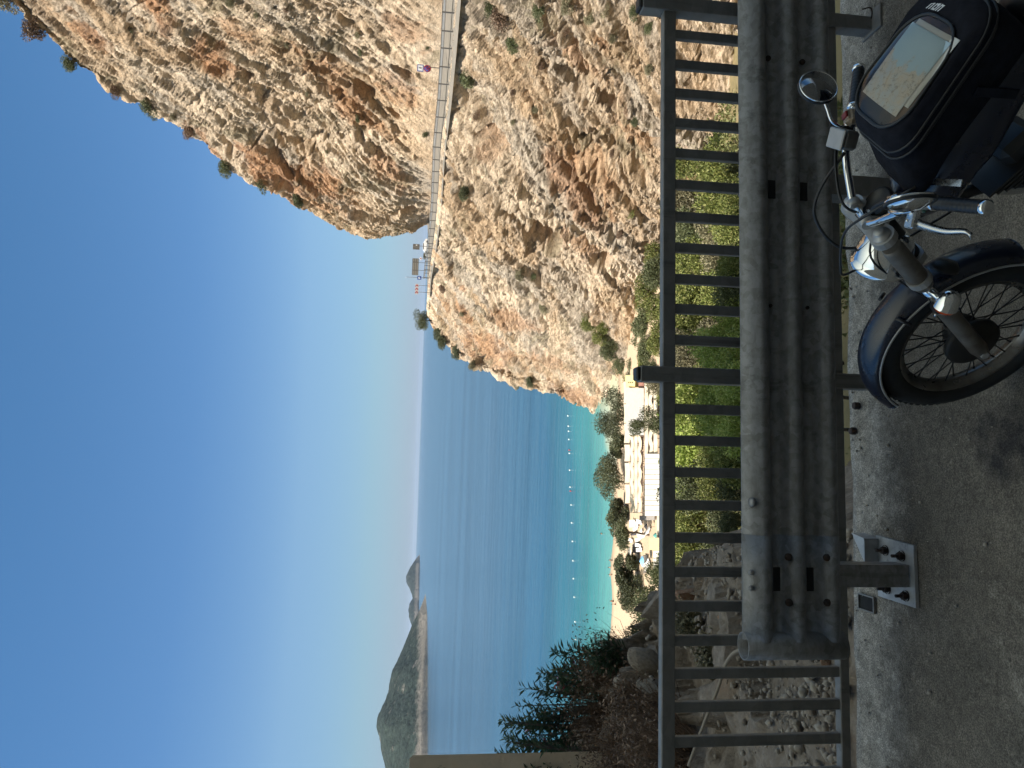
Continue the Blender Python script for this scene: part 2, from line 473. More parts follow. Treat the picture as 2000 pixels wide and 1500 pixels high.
# ------------------------------------------------------------------ the opposite cliff
def ROCK():
    m, nt, b, out = newmat("limestone")
    co = nt.nodes.new('ShaderNodeTexCoord').outputs['Object']
    at = nd(nt, 'ShaderNodeVertexColor', _layer_name='Col').outputs[0]
    mp = nd(nt, 'ShaderNodeMapping'); mp.inputs['Rotation'].default_value = (radians(45), 0, 0); mp.inputs['Scale'].default_value = (.9, .45, 1.3); nt.links.new(co, mp.inputs[0])
    s1 = ramp(nt, noise(nt, mp.outputs[0], .9, 7, .72, .5), [(.30, .55), (.5, 1.0), (.72, 1.22)])
    c = mix(nt, 1, at, s1, 'MULTIPLY')
    # weathered grey crusts and thin dark cracks of the stone itself
    c = mix(nt, ramp(nt, noise(nt, co, .35, 8, .75), [(.54, 0), (.66, .55)]), c, (.30, .26, .21))
    vo = nd(nt, 'ShaderNodeTexVoronoi', _feature='DISTANCE_TO_EDGE', Scale=.75); nt.links.new(mp.outputs[0], vo.inputs['Vector'])
    cr = ramp(nt, vo.outputs['Distance'], [(.0, .55), (.05, 1)])
    c = mix(nt, .7, c, cr, 'MULTIPLY')
    nt.links.new(c, b.inputs['Base Color']); b.inputs['Roughness'].default_value = .95; b.inputs['Specular IOR Level'].default_value = .08
    h1 = bump(nt, b, noise(nt, mp.outputs[0], 1.6, 8, .75, .6), 1.0, .9)
    h2 = bump(nt, b, noise(nt, co, 2.8, 6, .7), .9, .26, h1)
    return m
M_ROCK = ROCK()

def loft(cols, nu, nv, cu, mids=None):
    """cols: list of lists of 3D points (same count), resampled to a grid"""
    C = np.array(cols)                                  # (k, r, 3)
    t = np.linspace(0, 1, nu); tc = np.array(cu)
    out = np.zeros((nu, C.shape[1], 3))
    for r in range(C.shape[1]):
        for a in range(3): out[:, r, a] = np.interp(t, tc, C[:, r, a])
    ker = np.ones(9) / 9
    for r in range(C.shape[1]):
        for a in range(3):
            e = np.pad(out[:, r, a], 4, mode='edge')
            out[:, r, a] = np.convolve(e, ker, 'valid')
    L = np.linalg.norm(np.diff(out, axis=1), axis=2).mean(0); s = np.concatenate([[0], np.cumsum(L)]) / L.sum()
    v = np.linspace(0, 1, nv); G = np.zeros((nu, nv, 3))
    for a in range(3):
        for i in range(nu): G[i, :, a] = np.interp(v, s, out[i, :, a])
    return G

_a = np.array([-.15, .70, -.70]); _a /= np.linalg.norm(_a)          # along the bedding: away from the viewer and down
_n = np.array([-.80, -.35, .48]); _n -= _a * (_n @ _a); _n /= np.linalg.norm(_n)   # roughly out of the wall
Rs = np.stack([_a, np.cross(_n, _a), _n])
def saw(x):
    f = x - np.floor(x); return np.where(f < .86, f / .86, (1 - f) / .14)
def rockify(G, amp, hollows=(), rust=(), seed=0, edge=None):
    nu, nv = G.shape[:2]
    du = np.gradient(G, axis=0); dv = np.gradient(G, axis=1)
    N = np.cross(du, dv); N /= np.linalg.norm(N, axis=2, keepdims=True) + 1e-9
    P = G.reshape(-1, 3); N = N.reshape(-1, 3)
    if (N[:, 0].mean() > 0): N = -N
    q = (P @ Rs.T)
    d = (fbm(q * np.array((.03, .05, .05)), 4, seed) - .5) * 11 * amp
    # stepped beds: long ledges with sharp lips, fading in and out
    wv = fbm(q * np.array((.035, .09, .09)), 4, seed + 51) * 9
    for per, a, fr in ((7.5, 1.5, .06), (3.1, .85, .12), (1.3, .55, .25), (.6, .30, .4)):
        m_ = sstep(.38, .62, fbm(q * np.array((.5, 1.2, 1)) * fr, 3, seed + int(per * 3)))
        d += a * amp * m_ * (saw((q[:, 1] + wv * (.5 + per * .06) + fbm(q * .5, 2, seed + 61) * per * .35) / per) - .5)
    for size, a, st in ((6.5, 1.0, (.35, 1, .6)), (2.6, .55, (.38, 1.1, .8)), (1.15, .47, (.36, 1.05, .8)), (.55, .28, (.38, 1.1, .9))):
        w = (fbm(q * (.9 / size), 2, seed + 31) - .5)[:, None] * .7
        off, r, edge_d = cells((q * np.array(st) / size + w).astype(np.float32), seed + int(size * 10))
        d += a * amp * ((r[:, 3] - .5) * .9 + ((r[:, :3] - .5) * off).sum(1) * 2.0)
    # open joints along and across the beds
    for fx, fy, dep, th in ((.03, .16, 2.2, .045), (.16, .05, 1.2, .03), (.08, .5, .6, .06)):
        c_ = np.abs(fbm(q * np.array((fx, fy, .1)), 4, seed + 71 + int(fx * 100)) - .5)
        d -= dep * amp * (1 - sstep(0, th, c_)) * sstep(.45, .6, fbm(q * .06, 2, seed + 91))
    d += (fbm(q * np.array((.7, 1.9, 1.6)), 5, seed + 77, .64) - .5) * 1.3 * amp
    px = proj(P)
    hol = np.zeros(len(P))
    for X, Y, rx, ry, ang, dep in hollows:
        c, s = cos(ang), sin(ang); x = px[:, 0] - X; y = px[:, 1] - Y
        nn = (fbm(q * .25, 3, seed + 5) - .5) * .9
        e = np.sqrt(((x * c + y * s) / rx) ** 2 + ((-x * s + y * c) / ry) ** 2) + nn
        k = 1 - sstep(.72, 1.0, e); d -= dep * k; hol = np.maximum(hol, k)
    w = np.ones((nu, nv)) if edge is None else edge
    P2 = P + N * (d * w.ravel())[:, None]
    # colour of the stone: cream, ochre, rust, grey
    f1 = fbm(q * np.array((.03, .12, .08)), 5, seed + 11, .6); f2 = fbm(q * np.array((.05, .22, .1)), 5, seed + 13, .62); f3 = fbm(P * .35, 4, seed + 17, .6)
    cream = np.array((.70, .565, .415)); tan_ = np.array((.58, .43, .285)); rus = np.array((.44, .215, .10)); gry = np.array((.50, .45, .38)); scrub = np.array((.24, .21, .13))
    col = cream + (tan_ - cream) * sstep(.42, .62, f1)[:, None]
    col = col + (gry - col) * (.6 * sstep(.50, .66, f2))[:, None]
    k = sstep(.60, .70, fbm(q * np.array((.035, .14, .08)), 5, seed + 19, .6)) * .55
    for X, Y, rx, ry, ang, amt in rust:
        c, s = cos(ang), sin(ang); x = px[:, 0] - X; y = px[:, 1] - Y
        e = np.sqrt(((x * c + y * s) / rx) ** 2 + ((-x * s + y * c) / ry) ** 2) + (f3 - .5) * 1.6
        k = np.maximum(k, .78 * amt * (1 - sstep(.45, 1.1, e)))
    k = np.maximum(k, hol * .4)
    col = col + (rus - col) * k[:, None]
    ks = sstep(.60, .68, fbm(P * np.array((.22, .22, .22)), 5, seed + 23, .65)) * .55
    col = col + (scrub - col) * ks[:, None]
    col *= (.82 + .36 * fbm(q * 1.1, 3, seed + 29))[:, None]
    return P2, np.clip(col, .02, .9), N

# lip of the road and foot of the wall, from the near end to the headland
LIP = [(905, -420, 60), (895, -150, 76), (887, 0, 88), (880, 100, 100), (872, 195, 112), (861, 290, 125), (854, 415, 150), (846, 480, 168), (837, 540, 200), (833, 600, 228), (834, 620, 236)]
lip = [at_y(*p) for p in LIP]
foot = [at_y(*p) for p in [(1470, -420, 40), (1470, -150, 52), (1475, 20, 62), (1475, 150, 72), (1470, 260, 84), (1400, 370, 100), (1310, 470, 125), (1262, 550, 143), (1245, 640, 152), (1238, 700, 158), (1215, 745, 168)]]
cols = []
for i, (a, b_) in enumerate(zip(lip, foot)):
    bul = np.array([-1.5, -1.5, 1.0]) * (1.0 if i < 9 else .4)
    cols.append([a, a * .67 + b_ * .33 + bul, a * .33 + b_ * .67 + bul * .6, b_, b_ + np.array([-1.5, -1.5, -6])])
nose = [[(842, 636, 240), (930, 690, 226), (1040, 742, 210), (1180, 785, 184)],
        [(851, 650, 240), (938, 716, 224), (1046, 762, 209), (1166, 801, 191)]]
for n_ in nose:
    q = [at_y(*p) for p in n_]; cols.append(q + [q[-1] + np.array([-1, 0, -6])])
q = [p + np.array([14, 16, 0]) for p in cols[-1]]; q[0] = cols[-1][0] + np.array([8, 14, -3]); cols.append(q)
cols.append([p + np.array([60, 40, 0]) for p in q])
cu = [0, .07, .16, .24, .32, .41, .52, .60, .68, .76, .81, .87, .92, .95, 1]
NU, NV = 900, 560
G = loft(cols, NU, NV, cu)
ed = np.ones((NU, NV)); vv = np.linspace(0, 1, NV)
ed *= np.interp(vv, [0, .02, .08, 1], [.12, .35, 1, 1])[None]
ed *= np.interp(np.linspace(0, 1, NU), [0, .80, .93, 1], [1, 1, .75, 1])[:, None]
P, col, LN = rockify(G, 1.0,
    hollows=[(1128, 186, 52, 15, .15, 6.5), (1190, 235, 42, 13, .55, 5), (1005, 150, 24, 9, .1, 3.5), (1072, 452, 40, 20, .5, 6), (1175, 508, 26, 13, .35, 5), (905, 560, 26, 10, .3, 3), (1190, 495, 18, 8, .2, 3), (930, 275, 16, 9, .5, 2.5)],
    rust=[(1110, 140, 70, 30, .2, .6), (1130, 470, 60, 30, .4, .55), (1010, 610, 60, 20, .3, .65), (1160, 360, 80, 24, .3, .35), (1240, 280, 50, 30, .3, .4), (960, 680, 70, 25, .5, .7), (1120, 770, 60, 25, .4, .7), (950, 300, 40, 30, .3, .5), (1080, 700, 60, 20, .4, .55)], seed=1, edge=ed)
lo = link('lower_cliff', np_mesh('lower_cliff', P, grid_faces(NU, NV), False, col), M_ROCK)
tag(lo, kind='structure'); LOW = P.reshape(NU, NV, 3)

inner = [at_y(*p) for p in [(884, -420, 76), (874, -150, 92), (867, 0, 104), (860, 100, 117), (854, 195, 130), (848, 290, 143), (845, 350, 155), (841, 400, 168), (837, 432, 180)]]
ridge = [at_y(*p) for p in [(-430, -420, 108), (-150, -130, 118), (14, 12, 126), (132, 128, 136), (226, 178, 144), (332, 232, 152), (440, 318, 160), (560, 372, 170), (680, 424, 180)]]
cols = []
for a, b_ in zip(inner, ridge):
    bul = np.array([-2.0, -2.0, 1.0])
    cols.append([a, a * .67 + b_ * .33 + bul, a * .33 + b_ * .67 + bul, b_, b_ + np.array([14, 12, -1]), b_ + np.array([60, 30, -12])])
n2 = [at_y(*p) for p in [(835, 440, 186), (800, 441, 186), (772, 446, 186), (742, 444, 186)]]
cols.append(n2 + [n2[-1] + np.array([12, 12, 1]), n2[-1] + np.array([50, 30, -4])])
q = [p + np.array([8, 18, 0]) for p in n2]; cols.append(q + [q[-1] + np.array([12, 12, 1]), q[-1] + np.array([50, 30, -4])])
q = [p + np.array([60, 60, 0]) for p in q]; cols.append(q + [q[-1] + np.array([12, 12, 1]), q[-1] + np.array([50, 30, -4])])
cu = [0, .09, .19, .30, .41, .53, .64, .74, .83, .89, .93, 1]
NU2, NV2 = 860, 600
G = loft(cols, NU2, NV2, cu)
ed = np.ones((NU2, NV2)) * np.interp(np.linspace(0, 1, NV2), [0, .02, .08, 1], [.05, .3, 1, 1])[None]
ed *= np.interp(np.linspace(0, 1, NU2), [0, .8, .9, 1], [1, 1, .55, .8])[:, None]
P, col, UN = rockify(G, .9,
    hollows=[(708, 195, 34, 13, .7, 4), (795, 150, 26, 12, .4, 4), (705, 270, 22, 7, .7, 3), (640, 160, 14, 7, .6, 2.5), (790, 395, 26, 9, .3, 3.5), (560, 345, 30, 9, .7, 3), (480, 170, 12, 8, .6, 2.5), (770, 235, 20, 8, .5, 3)],
    rust=[(300, 20, 60, 26, .8, 1), (170, 60, 60, 20, .75, .9), (410, 120, 75, 34, .75, .95), (460, 75, 50, 25, .7, .6), (540, 320, 90, 22, .6, .95), (640, 350, 80, 26, .5, .9), (700, 240, 70, 28, .6, .75), (620, 150, 60, 25, .7, .6), (800, 60, 60, 40, .4, .6), (760, 330, 60, 25, .5, .7), (400, 260, 60, 14, .85, .7), (780, 180, 50, 25, .4, .6)], seed=40, edge=ed)
up = link('upper_cliff', np_mesh('upper_cliff', P, grid_faces(NU2, NV2), False, col), M_ROCK)
tag(up, kind='structure'); UPP = P.reshape(NU2, NV2, 3)

# carriageway on the ledge between the two
road_far = pmat('worn_asphalt', (.15, .14, .122), .9, c2=(.19, .172, .15), sc=.4, spec=.1)
ext = [lip[-1] + np.array([20, 30, 0])]
A = np.array(lip + ext); B = np.array(inner + [n2[0] + np.array([2, 10, 0]), lip[-2] + np.array([30, 6, .4]), lip[-1] + np.array([34, 26, 0])])
t = np.linspace(0, 1, 120)
def rs(Q):
    s = np.concatenate([[0], np.cumsum(np.linalg.norm(np.diff(Q, axis=0), axis=1))]); s /= s[-1]
    return np.stack([np.interp(t, s, Q[:, a]) for a in range(3)], 1)
A, B = rs(A), rs(B)
v = np.linspace(0, 1, 8)[None, :, None]
G = A[:, None] * (1 - v) + B[:, None] * v
G[:, 1:-1, 2] -= .05; G[:, 0] += np.array([-.9, -.4, -.75])
o = link('far_road', np_mesh('far_road', G.reshape(-1, 3), grid_faces(120, 8, True), True), road_far); tag(o, kind='structure')

# ------------------------------------------------------------------ the bank left of the bridge
def EARTH():
    m, nt, b, out = newmat("stony_earth")
    co = nt.nodes.new('ShaderNodeTexCoord').outputs['Object']
    c = mix(nt, ramp(nt, noise(nt, co, 1.1, 6, .65), [(.35, 0), (.65, 1)]), (.19, .165, .14), (.25, .20, .155))
    c = mix(nt, ramp(nt, noise(nt, co, 14, 5, .7), [(.45, 0), (.7, .8)]), c, (.34, .30, .26))
    c = mix(nt, ramp(nt, noise(nt, co, .7, 5, .7), [(.60, 0), (.70, .45)]), c, (.27, .165, .10))
    nt.links.new(c, b.inputs['Base Color']); b.inputs['Roughness'].default_value = .95; b.inputs['Specular IOR Level'].default_value = .1
    h = bump(nt, b, noise(nt, co, 6, 8, .7), .8, .06); bump(nt, b, noise(nt, co, 40, 5, .7), .6, .012, h)
    return m
M_EARTH = EARTH()
XR = ([3.4, 4.5, 5.6, 6.9, 7.5, 8.3, 9.1, 10.2, 12, 16, 20], [-.75, -1.0, -1.25, -1.75, -2.2, -2.8, -3.6, -5.0, -8, -13, -18])
def zbank(x, y):
    xr = np.interp(y, *XR)
    z = -.10 - .045 * np.clip(y - 3.6, 0, 8) + .30 * np.clip(-4.0 - x, 0, 4) * sstep(6, 9, y)
    z = z
    return z - np.clip(x - xr, 0, 9) * 1.7 - sstep(0, .5, x - xr) * .15
gx, gy = np.meshgrid(np.linspace(-13, 1.6, 420), np.linspace(3.58, 14, 330), indexing='ij')
z = zbank(gx, gy)
P = np.stack([gx, gy, z], -1).reshape(-1, 3)
off, r, e = cells((P * 1.3).astype(np.float32), 5); off2, r2, e2 = cells((P * 3.4).astype(np.float32), 6)
amp = sstep(3.7, 6.5, P[:, 1]) * .9 + .1
off3, r3, e3 = cells((P * np.array((2.0, 2.6, 2))).astype(np.float32), 9)
rk = sstep(6.0, 7.2, P[:, 1])
P[:, 2] += amp * ((r[:, 3] - .5) * .30 + ((r[:, :3] - .5) * off).sum(1) * .6 + (r2[:, 3] - .5) * .08 + ((r2[:, :3] - .5) * off2).sum(1) * .16) + rk * ((r3[:, 3] - .35) * .35 + ((r3[:, :3] - .5) * off3).sum(1) * .4) + (fbm(P * 3, 5, 8, .6) - .5) * .14
o = link('rocky_bank', np_mesh('rocky_bank', P, grid_faces(*gx.shape, True), False), M_EARTH); tag(o, kind='structure')

# the mountain the road is cut into, behind the viewer: it keeps the morning sun off the bridge
gx, gz = np.meshgrid(np.linspace(-75, 45, 180), np.linspace(0, 1, 90), indexing='ij')
P = np.stack([gx * 1.9 - 20, -12.5 - gz * 18, -1 + gz * 150], -1).reshape(-1, 3)
off, r, e = cells((P * .22).astype(np.float32), 3); off2, r2, e2 = cells((P * .7).astype(np.float32), 4)
P[:, 1] += (r[:, 3] - .5) * 1.6 + ((r[:, :3] - .5) * off).sum(1) * 2 + (r2[:, 3] - .5) * .6 - .6
c = np.array((.80, .68, .52)) * (.8 + .4 * fbm(P * .3, 4, 2))[:, None]
o = link('mountain_side', np_mesh('mountain_side', P, grid_faces(180, 90), False, c), M_ROCK); tag(o, kind='structure')
# ------------------------------------------------------------------ road by the parapet
ALPHA = math.atan(.1)
eS = np.array([cos(ALPHA), sin(ALPHA), 0]); eN = np.array([-sin(ALPHA), cos(ALPHA), 0])
O0 = np.array([0, 3.345, 0])                      # foot of the railing, straight ahead
def G3(s, n, z): return O0 + eS * s + eN * n + np.array([0, 0, z])
MG = Matrix(((eS[0], eN[0], 0, O0[0]), (eS[1], eN[1], 0, O0[1]), (0, 0, 1, 0), (0, 0, 0, 1)))
def on_plane(X, Y, n):
    """(s, z) where the pixel's ray meets the vertical plane n"""
    d = ray(X, Y); t = ((O0 + eN * n - EYE) @ eN) / (d @ eN); p = EYE + d * t
    return (p - O0) @ eS, p[2]
def sz(s0, n=0): return s0

def ASPHALT():
    m, nt, b, out = newmat("old_asphalt")
    co = nt.nodes.new('ShaderNodeTexCoord').outputs['Object']
    sx = nt.nodes.new('ShaderNodeSeparateXYZ'); nt.links.new(co, sx.inputs[0])
    grit = mix(nt, 1, ramp(nt, noise(nt, co, 150, 3, .8), [(.38, .5), (.5, 1), (.68, 1.9)]), ramp(nt, noise(nt, co, 26, 6, .75), [(.32, .62), (.5, 1), (.7, 1.35)]), 'MULTIPLY')
    base = mix(nt, ramp(nt, noise(nt, co, 2.2, 7, .65), [(.35, 0), (.68, 1)]), (.105, .095, .082), (.175, .157, .135))
    conc = mix(nt, ramp(nt, noise(nt, co, 9, 7, .75), [(.35, 0), (.65, 1)]), (.17, .158, .14), (.345, .32, .285))
    # rough old concrete along the outer edge, asphalt ragged over it
    nb = nd(nt, 'ShaderNodeMath', _operation='MULTIPLY_ADD', i1=.9, i2=-.46); nt.links.new(noise(nt, co, 4.5, 6, .7), nb.inputs[0])
    yy = nd(nt, 'ShaderNodeMath', _operation='ADD'); nt.links.new(sx.outputs[1], yy.inputs[0]); nt.links.new(nb.outputs[0], yy.inputs[1])
    f = nd(nt, 'ShaderNodeMapRange', i1=-.20, i2=.06, i3=0, i4=1); nt.links.new(yy.outputs[0], f.inputs[0])
    c = mix(nt, f.outputs[0], base, conc)
    # pale dusty scuffs and dark oil stains
    c = mix(nt, ramp(nt, noise(nt, co, 3.1, 8, .75, .6), [(.60, 0), (.68, .75)]), c, (.27, .25, .22))
    vs_ = nd(nt, 'ShaderNodeVectorMath', _operation='DISTANCE'); nt.links.new(co, vs_.inputs[0]); vs_.inputs[1].default_value = STAIN1
    n2 = nd(nt, 'ShaderNodeMath', _operation='MULTIPLY_ADD', i1=.55); nt.links.new(noise(nt, co, 9, 6, .7), n2.inputs[0]); nt.links.new(vs_.outputs['Value'], n2.inputs[2])
    st = ramp(nt, n2.outputs[0], [(.30, .8), (.47, 0)])
    c = mix(nt, st, c, (.022, .022, .028))
    c = mix(nt, .9, c, grit, 'MULTIPLY')
    nt.links.new(c, b.inputs['Base Color']); b.inputs['Roughness'].default_value = .88; b.inputs['Specular IOR Level'].default_value = .25
    h = bump(nt, b, noise(nt, co, 150, 4, .8), .6, .006); h = bump(nt, b, noise(nt, co, 35, 5, .7), .5, .01, h); bump(nt, b, noise(nt, co, 3, 4), .4, .03, h)
    return m
MGi = np.array(MG.inverted())
def tl(p): return (MGi @ np.append(np.asarray(p, float), 1))[:3]
STAIN1 = tuple(tl(at_z(1962, 870, 0)))
M_ASPH = ASPHALT()
xs = np.linspace(-9, 9, 150); ys = np.concatenate([np.linspace(-15.5, -2.4, 40), np.linspace(-2.3, .245, 60)])
gx, gy = np.meshgrid(xs, ys, indexing='ij')
P = np.stack([gx, gy, 0 * gx], -1).reshape(-1, 3)
w_ = sstep(-.25, .2, P[:, 1])
P[:, 2] += (fbm(P * 7, 4, 2) - .5) * .012 * (1 - w_) + (fbm(P * 12, 4, 3, .6) - .5) * .03 * w_
edge = P[:, 1] > .24
P[edge, 1] += (fbm(P[edge] * 5, 3, 4) - .5) * .06
V = list(P); F = [tuple(f) for f in grid_faces(*gx.shape, True)]
ny = len(ys)
mb = MB(); mb.add(V, F, True)
top = [i * ny + ny - 1 for i in range(len(xs))]
b0 = len(mb.v)
mb.add([(P[t][0], P[t][1] - .05 * (i % 2), -1.4) for i, t in enumerate(top)], [])
for i in range(len(xs) - 1): mb.f.append((top[i], top[i + 1], b0 + i + 1, b0 + i)); mb.sm.append(False); mb.mi.append(0)
o = mb.build('road', M_ASPH, None, MG); tag(o, kind='structure')

# ------------------------------------------------------------------ steel
def STEEL(name, c, c2, rough, metal, sc, rust=.66):
    m, nt, b, out = newmat(name)
    co = nt.nodes.new('ShaderNodeTexCoord').outputs['Object']
    mp = nd(nt, 'ShaderNodeMapping'); mp.inputs['Scale'].default_value = (1, 1, 2.2); nt.links.new(co, mp.inputs[0])
    vo = nd(nt, 'ShaderNodeTexVoronoi', Scale=sc * 2.5); nt.links.new(co, vo.inputs['Vector'])
    sp = mix(nt, .25, noise(nt, mp.outputs[0], sc, 7, .7, .6), vo.outputs['Color'])
    f = ramp(nt, sp, [(.36, 0), (.6, 1)])
    col = mix(nt, f, c, c2)
    st = nd(nt, 'ShaderNodeMapping'); st.inputs['Scale'].default_value = (14, 14, .8); nt.links.new(co, st.inputs[0])
    col = mix(nt, ramp(nt, noise(nt, st.outputs[0], 1, 5, .7), [(.56, 0), (.70, .6)]), col, tuple(x * .35 for x in c))
    col = mix(nt, ramp(nt, noise(nt, co, 5.5, 8, .75), [(rust, 0), (rust + .05, .8)]), col, (.09, .045, .022))
    nt.links.new(col, b.inputs['Base Color']); b.inputs['Metallic'].default_value = metal
    nt.links.new(ramp(nt, noise(nt, co, sc * 1.7, 6, .7), [(.3, rough - .1), (.7, rough + .15)]), b.inputs['Roughness'])
    bump(nt, b, noise(nt, co, 60, 4, .7), .12, .002); return m
M_GALV = STEEL('galvanised_steel', (.165, .162, .158), (.26, .262, .268), .5, .30, 14, .68)
M_POST = STEEL('painted_steel', (.15, .147, .142), (.20, .196, .19), .5, .1, 6, .72)
M_PLATE = STEEL('pale_galvanised_plate', (.34, .345, .36), (.42, .43, .44), .55, .4, 10, .74)
M_RUSTY = pmat('rusty_bolt', (.07, .045, .035), .75, .5, c2=(.03, .028, .028), sc=40, bmp=(80, .5, .003))
M_BLACK = pmat('black_plastic', (.012, .012, .013), .5)

# ------------------------------------------------------------------ the railing
rail = empty('metal_railing', mat=MG)
tag(rail, 'dark grey painted steel railing with upright bars along the outer edge of the road', 'railing')
S_END0, S_END1 = -8.5, 8.5
_, ZT = on_plane(1293, 750, 0); _, ZT2 = on_plane(1319, 750, -.02)
RT, RB = ZT + .005, ZT2
hgt = max(.045, RT - RB)
MB().box(((S_END0 + S_END1) / 2, 0, RT - hgt / 2), (S_END1 - S_END0, .05, hgt), bev=.004).build('top_rail', M_POST, rail)
_, zb0 = on_plane(1634, 1400, .02); _, zb1 = on_plane(1660, 1400, -.02)
ZB1 = zb1; ZB0 = ZB1 + .045
MB().box(((S_END0 + S_END1) / 2, 0, (ZB0 + ZB1) / 2), (S_END1 - S_END0, .05, ZB0 - ZB1), bev=.004).build('bottom_rail', M_POST, rail)
for Y in (-60, 69, 127, 183, 241, 300, 361, 423.5, 484, 545, 603.5, 664, 798.5, 860, 922, 986, 1049.6, 1116.3, 1183.5, 1250.5, 1315, 1380, 1448, 1517):
    s, _ = on_plane(1320, Y, 0)
    MB().box((s, 0, (RT - hgt + ZB0) / 2), (.046, .03, RT - hgt - ZB0 + .004), bev=.003).build('baluster', M_POST, rail)
sA, _ = on_plane(1320, 69, 0); sB, _ = on_plane(1320, 127, 0); sC, _ = on_plane(1320, 1517, 0); sD, _ = on_plane(1320, 1448, 0)
for k_ in range(1, 30):
    for s in (sA + (sA - sB) * (k_ + 2.2), sC + (sC - sD) * k_):
        if S_END0 + .1 < s < S_END1 - .1: MB().box((s, 0, (RT - hgt + ZB0) / 2), (.046, .03, RT - hgt - ZB0 + .004), bev=.003).build('baluster', M_POST, rail)
sP, _ = on_plane(1300, 6, -.03); sQ, _ = on_plane(1300, 731, -.03)
for s in [sP, sQ] + [sP + (sP - sQ) * k_ for k_ in (1, 2, 3)] + [sQ - (sP - sQ) * k_ for k_ in (2, 3, 4)]:
    _, zt = on_plane(1251, 731, -.03)
    if not S_END0 < s < S_END1: continue
    pb = MB(); pb.box((s, -.001, (zt + .012) / 2), (.072, .075, zt - .012), bev=.004)
    po = pb.build('post', M_POST, rail)
    MB().box((s, -.001, zt + .008), (.062, .065, .022), bev=.006).build('post_cap', M_BLACK, po)
    MB().box((s + .005, -.03, .008), (.12, .16, .014), bev=.003).build('base_plate', M_POST, po)
    MB().tube([(s - .03, -.045, zt * .55), (s + .0, -.0405, zt * .55)], .004, 6).build('rivet', M_BLACK, po)

# ------------------------------------------------------------------ the crash barrier
NB = -.30                                          # front face of the beam
_, BT = on_plane(1449, 700, NB + .06); _, BB = on_plane(1641, 700, NB + .02)
HB = BT - BB
# section of a three-wave beam, top to bottom: (n, fraction of height)
SEC = [(.070, .015), (.074, 0.0), (.066, -.004), (.030, .075), (.006, .135), (.000, .165), (.002, .195), (.020, .245), (.055, .285), (.066, .315), (.066, .365), (.055, .40), (.018, .45), (.002, .49), (.0, .515), (.002, .54), (.020, .59), (.055, .63), (.066, .66), (.066, .71), (.055, .745), (.018, .80), (.002, .845), (.0, .875), (.004, .905), (.028, .955), (.060, 1.0), (.070, .99)]
def beam(mb, s0, s1, off=0.0, th=.004):
    n = len(SEC); K = max(2, int((s1 - s0) / .25)); V = []
    for k in range(K + 1):
        s = s0 + (s1 - s0) * k / K
        for a, b_ in SEC: V.append((s, NB + off + a, BT - b_ * HB))
        for a, b_ in SEC: V.append((s, NB + off + a + th, BT - b_ * HB))
    F = []
    for k in range(K):
        for j in range(n - 1):
            a = k * 2 * n + j; c = (k + 1) * 2 * n + j
            F += [(a, a + 1, c + 1, c), (a + n, c + n, c + n + 1, a + n + 1)]
        for j, q in ((0, n), (n - 1, 2 * n - 1)):
            a = k * 2 * n; c = (k + 1) * 2 * n
            F.append((a + j, c + j, c + q, a + q))
    for k in (0, K):
        for j in range(n - 1):
            a = k * 2 * n + j; F.append((a, a + 1, a + 1 + n, a + n))
    return mb.add(V, F, True)
guard = empty('crash_barrier', mat=MG)
tag(guard, 'galvanised three-wave crash barrier beam with a rolled end, standing in front of the railing', 'crash barrier')
s_seam, _ = on_plane(1540, 905, NB); s_tip, _ = on_plane(1540, 1246, NB)
s_holes, _ = on_plane(1500, 113, NB + .05); s_slot2, _ = on_plane(1513, 1132, NB + .05); s_slot1, _ = on_plane(1560, 372, NB + .05)
bm_ = MB(); beam(bm_, s_tip, 8.5, 0); bo = bm_.build('beam', M_GALV, guard)
# rolled terminal: an open upright pipe the height of the beam
ter = MB(); r0, r1 = .058, .053; n = 28; V = []; F = []
sc_ = s_tip - .045; cn = NB + .055
for z in (BT + .006, BB - .004):
    for rr in (r0, r1):
        V += [(sc_ + rr * cos(2 * pi * k / n), cn + rr * sin(2 * pi * k / n), z) for k in range(n)]
for k in range(n):
    j = (k + 1) % n
    F += [(k, j, 2 * n + j, 2 * n + k), (n + k, 3 * n + k, 3 * n + j, n + j), (k, n + k, n + j, j), (2 * n + k, 2 * n + j, 3 * n + j, 3 * n + k)]
ter.add(V, F, True).build('rolled_end', M_GALV, guard)
# the flattened lap where beam and end piece meet
lap = MB(); beam(lap, s_tip - .02, s_tip + .42, -.004); lap.build('lap_plate', M_GALV, guard)
# wedge-shaped cheeks running into the pipe
M_HOLE = pmat('painted_hole_shade', (.010, .010, .011), .9)  # near-black tone painting the shade inside the slots and the drain hole
for ss, fr, wd in ((s_slot2, .338, .10), (s_slot2, .688, .10), (s_slot1, .338, .085), (s_slot1, .688, .085)):
    MB().box((ss, NB + .0595, BT - fr * HB), (wd, .004, .034), bev=.001).build('painted_post_slot', M_HOLE, guard)
def bolt(X, Y, n=NB, r=.016, up=False):
    s, z = on_plane(X, Y, n)
    b_ = MB(); b_.lathe([(0, .010), (r * .6, .009), (r, .004), (r, -.004)], (s, n, z), dirR((0, -.25, 1) if up else (0, -1, .1)), 12)
    b_.build('bolt', M_GALV if up else M_RUSTY, guard)
for X, Y in ((1540, 1088), (1541, 1177), (1615, 1089), (1616, 1177)): bolt(X, Y, NB + .012)
for X, Y in ((1467, 1118), (1467, 1149)): bolt(X, Y, NB + .03, .012, True)
bolt(1468, 981, NB + .028, .021, True)
for X, Y in ((1505, 597), (1577, 601)): bolt(X, Y, NB + .055, .008)
M_LIGHT = pmat('painted_hole_light', (.55, .50, .42), .5)  # pale tone painted for light through the beam's holes; not assigned
for X, Y in ((1500, 114), (1567, 121)): bolt(X, Y, NB + .055, .013)  # bolt heads standing in for holes that let light through the beam
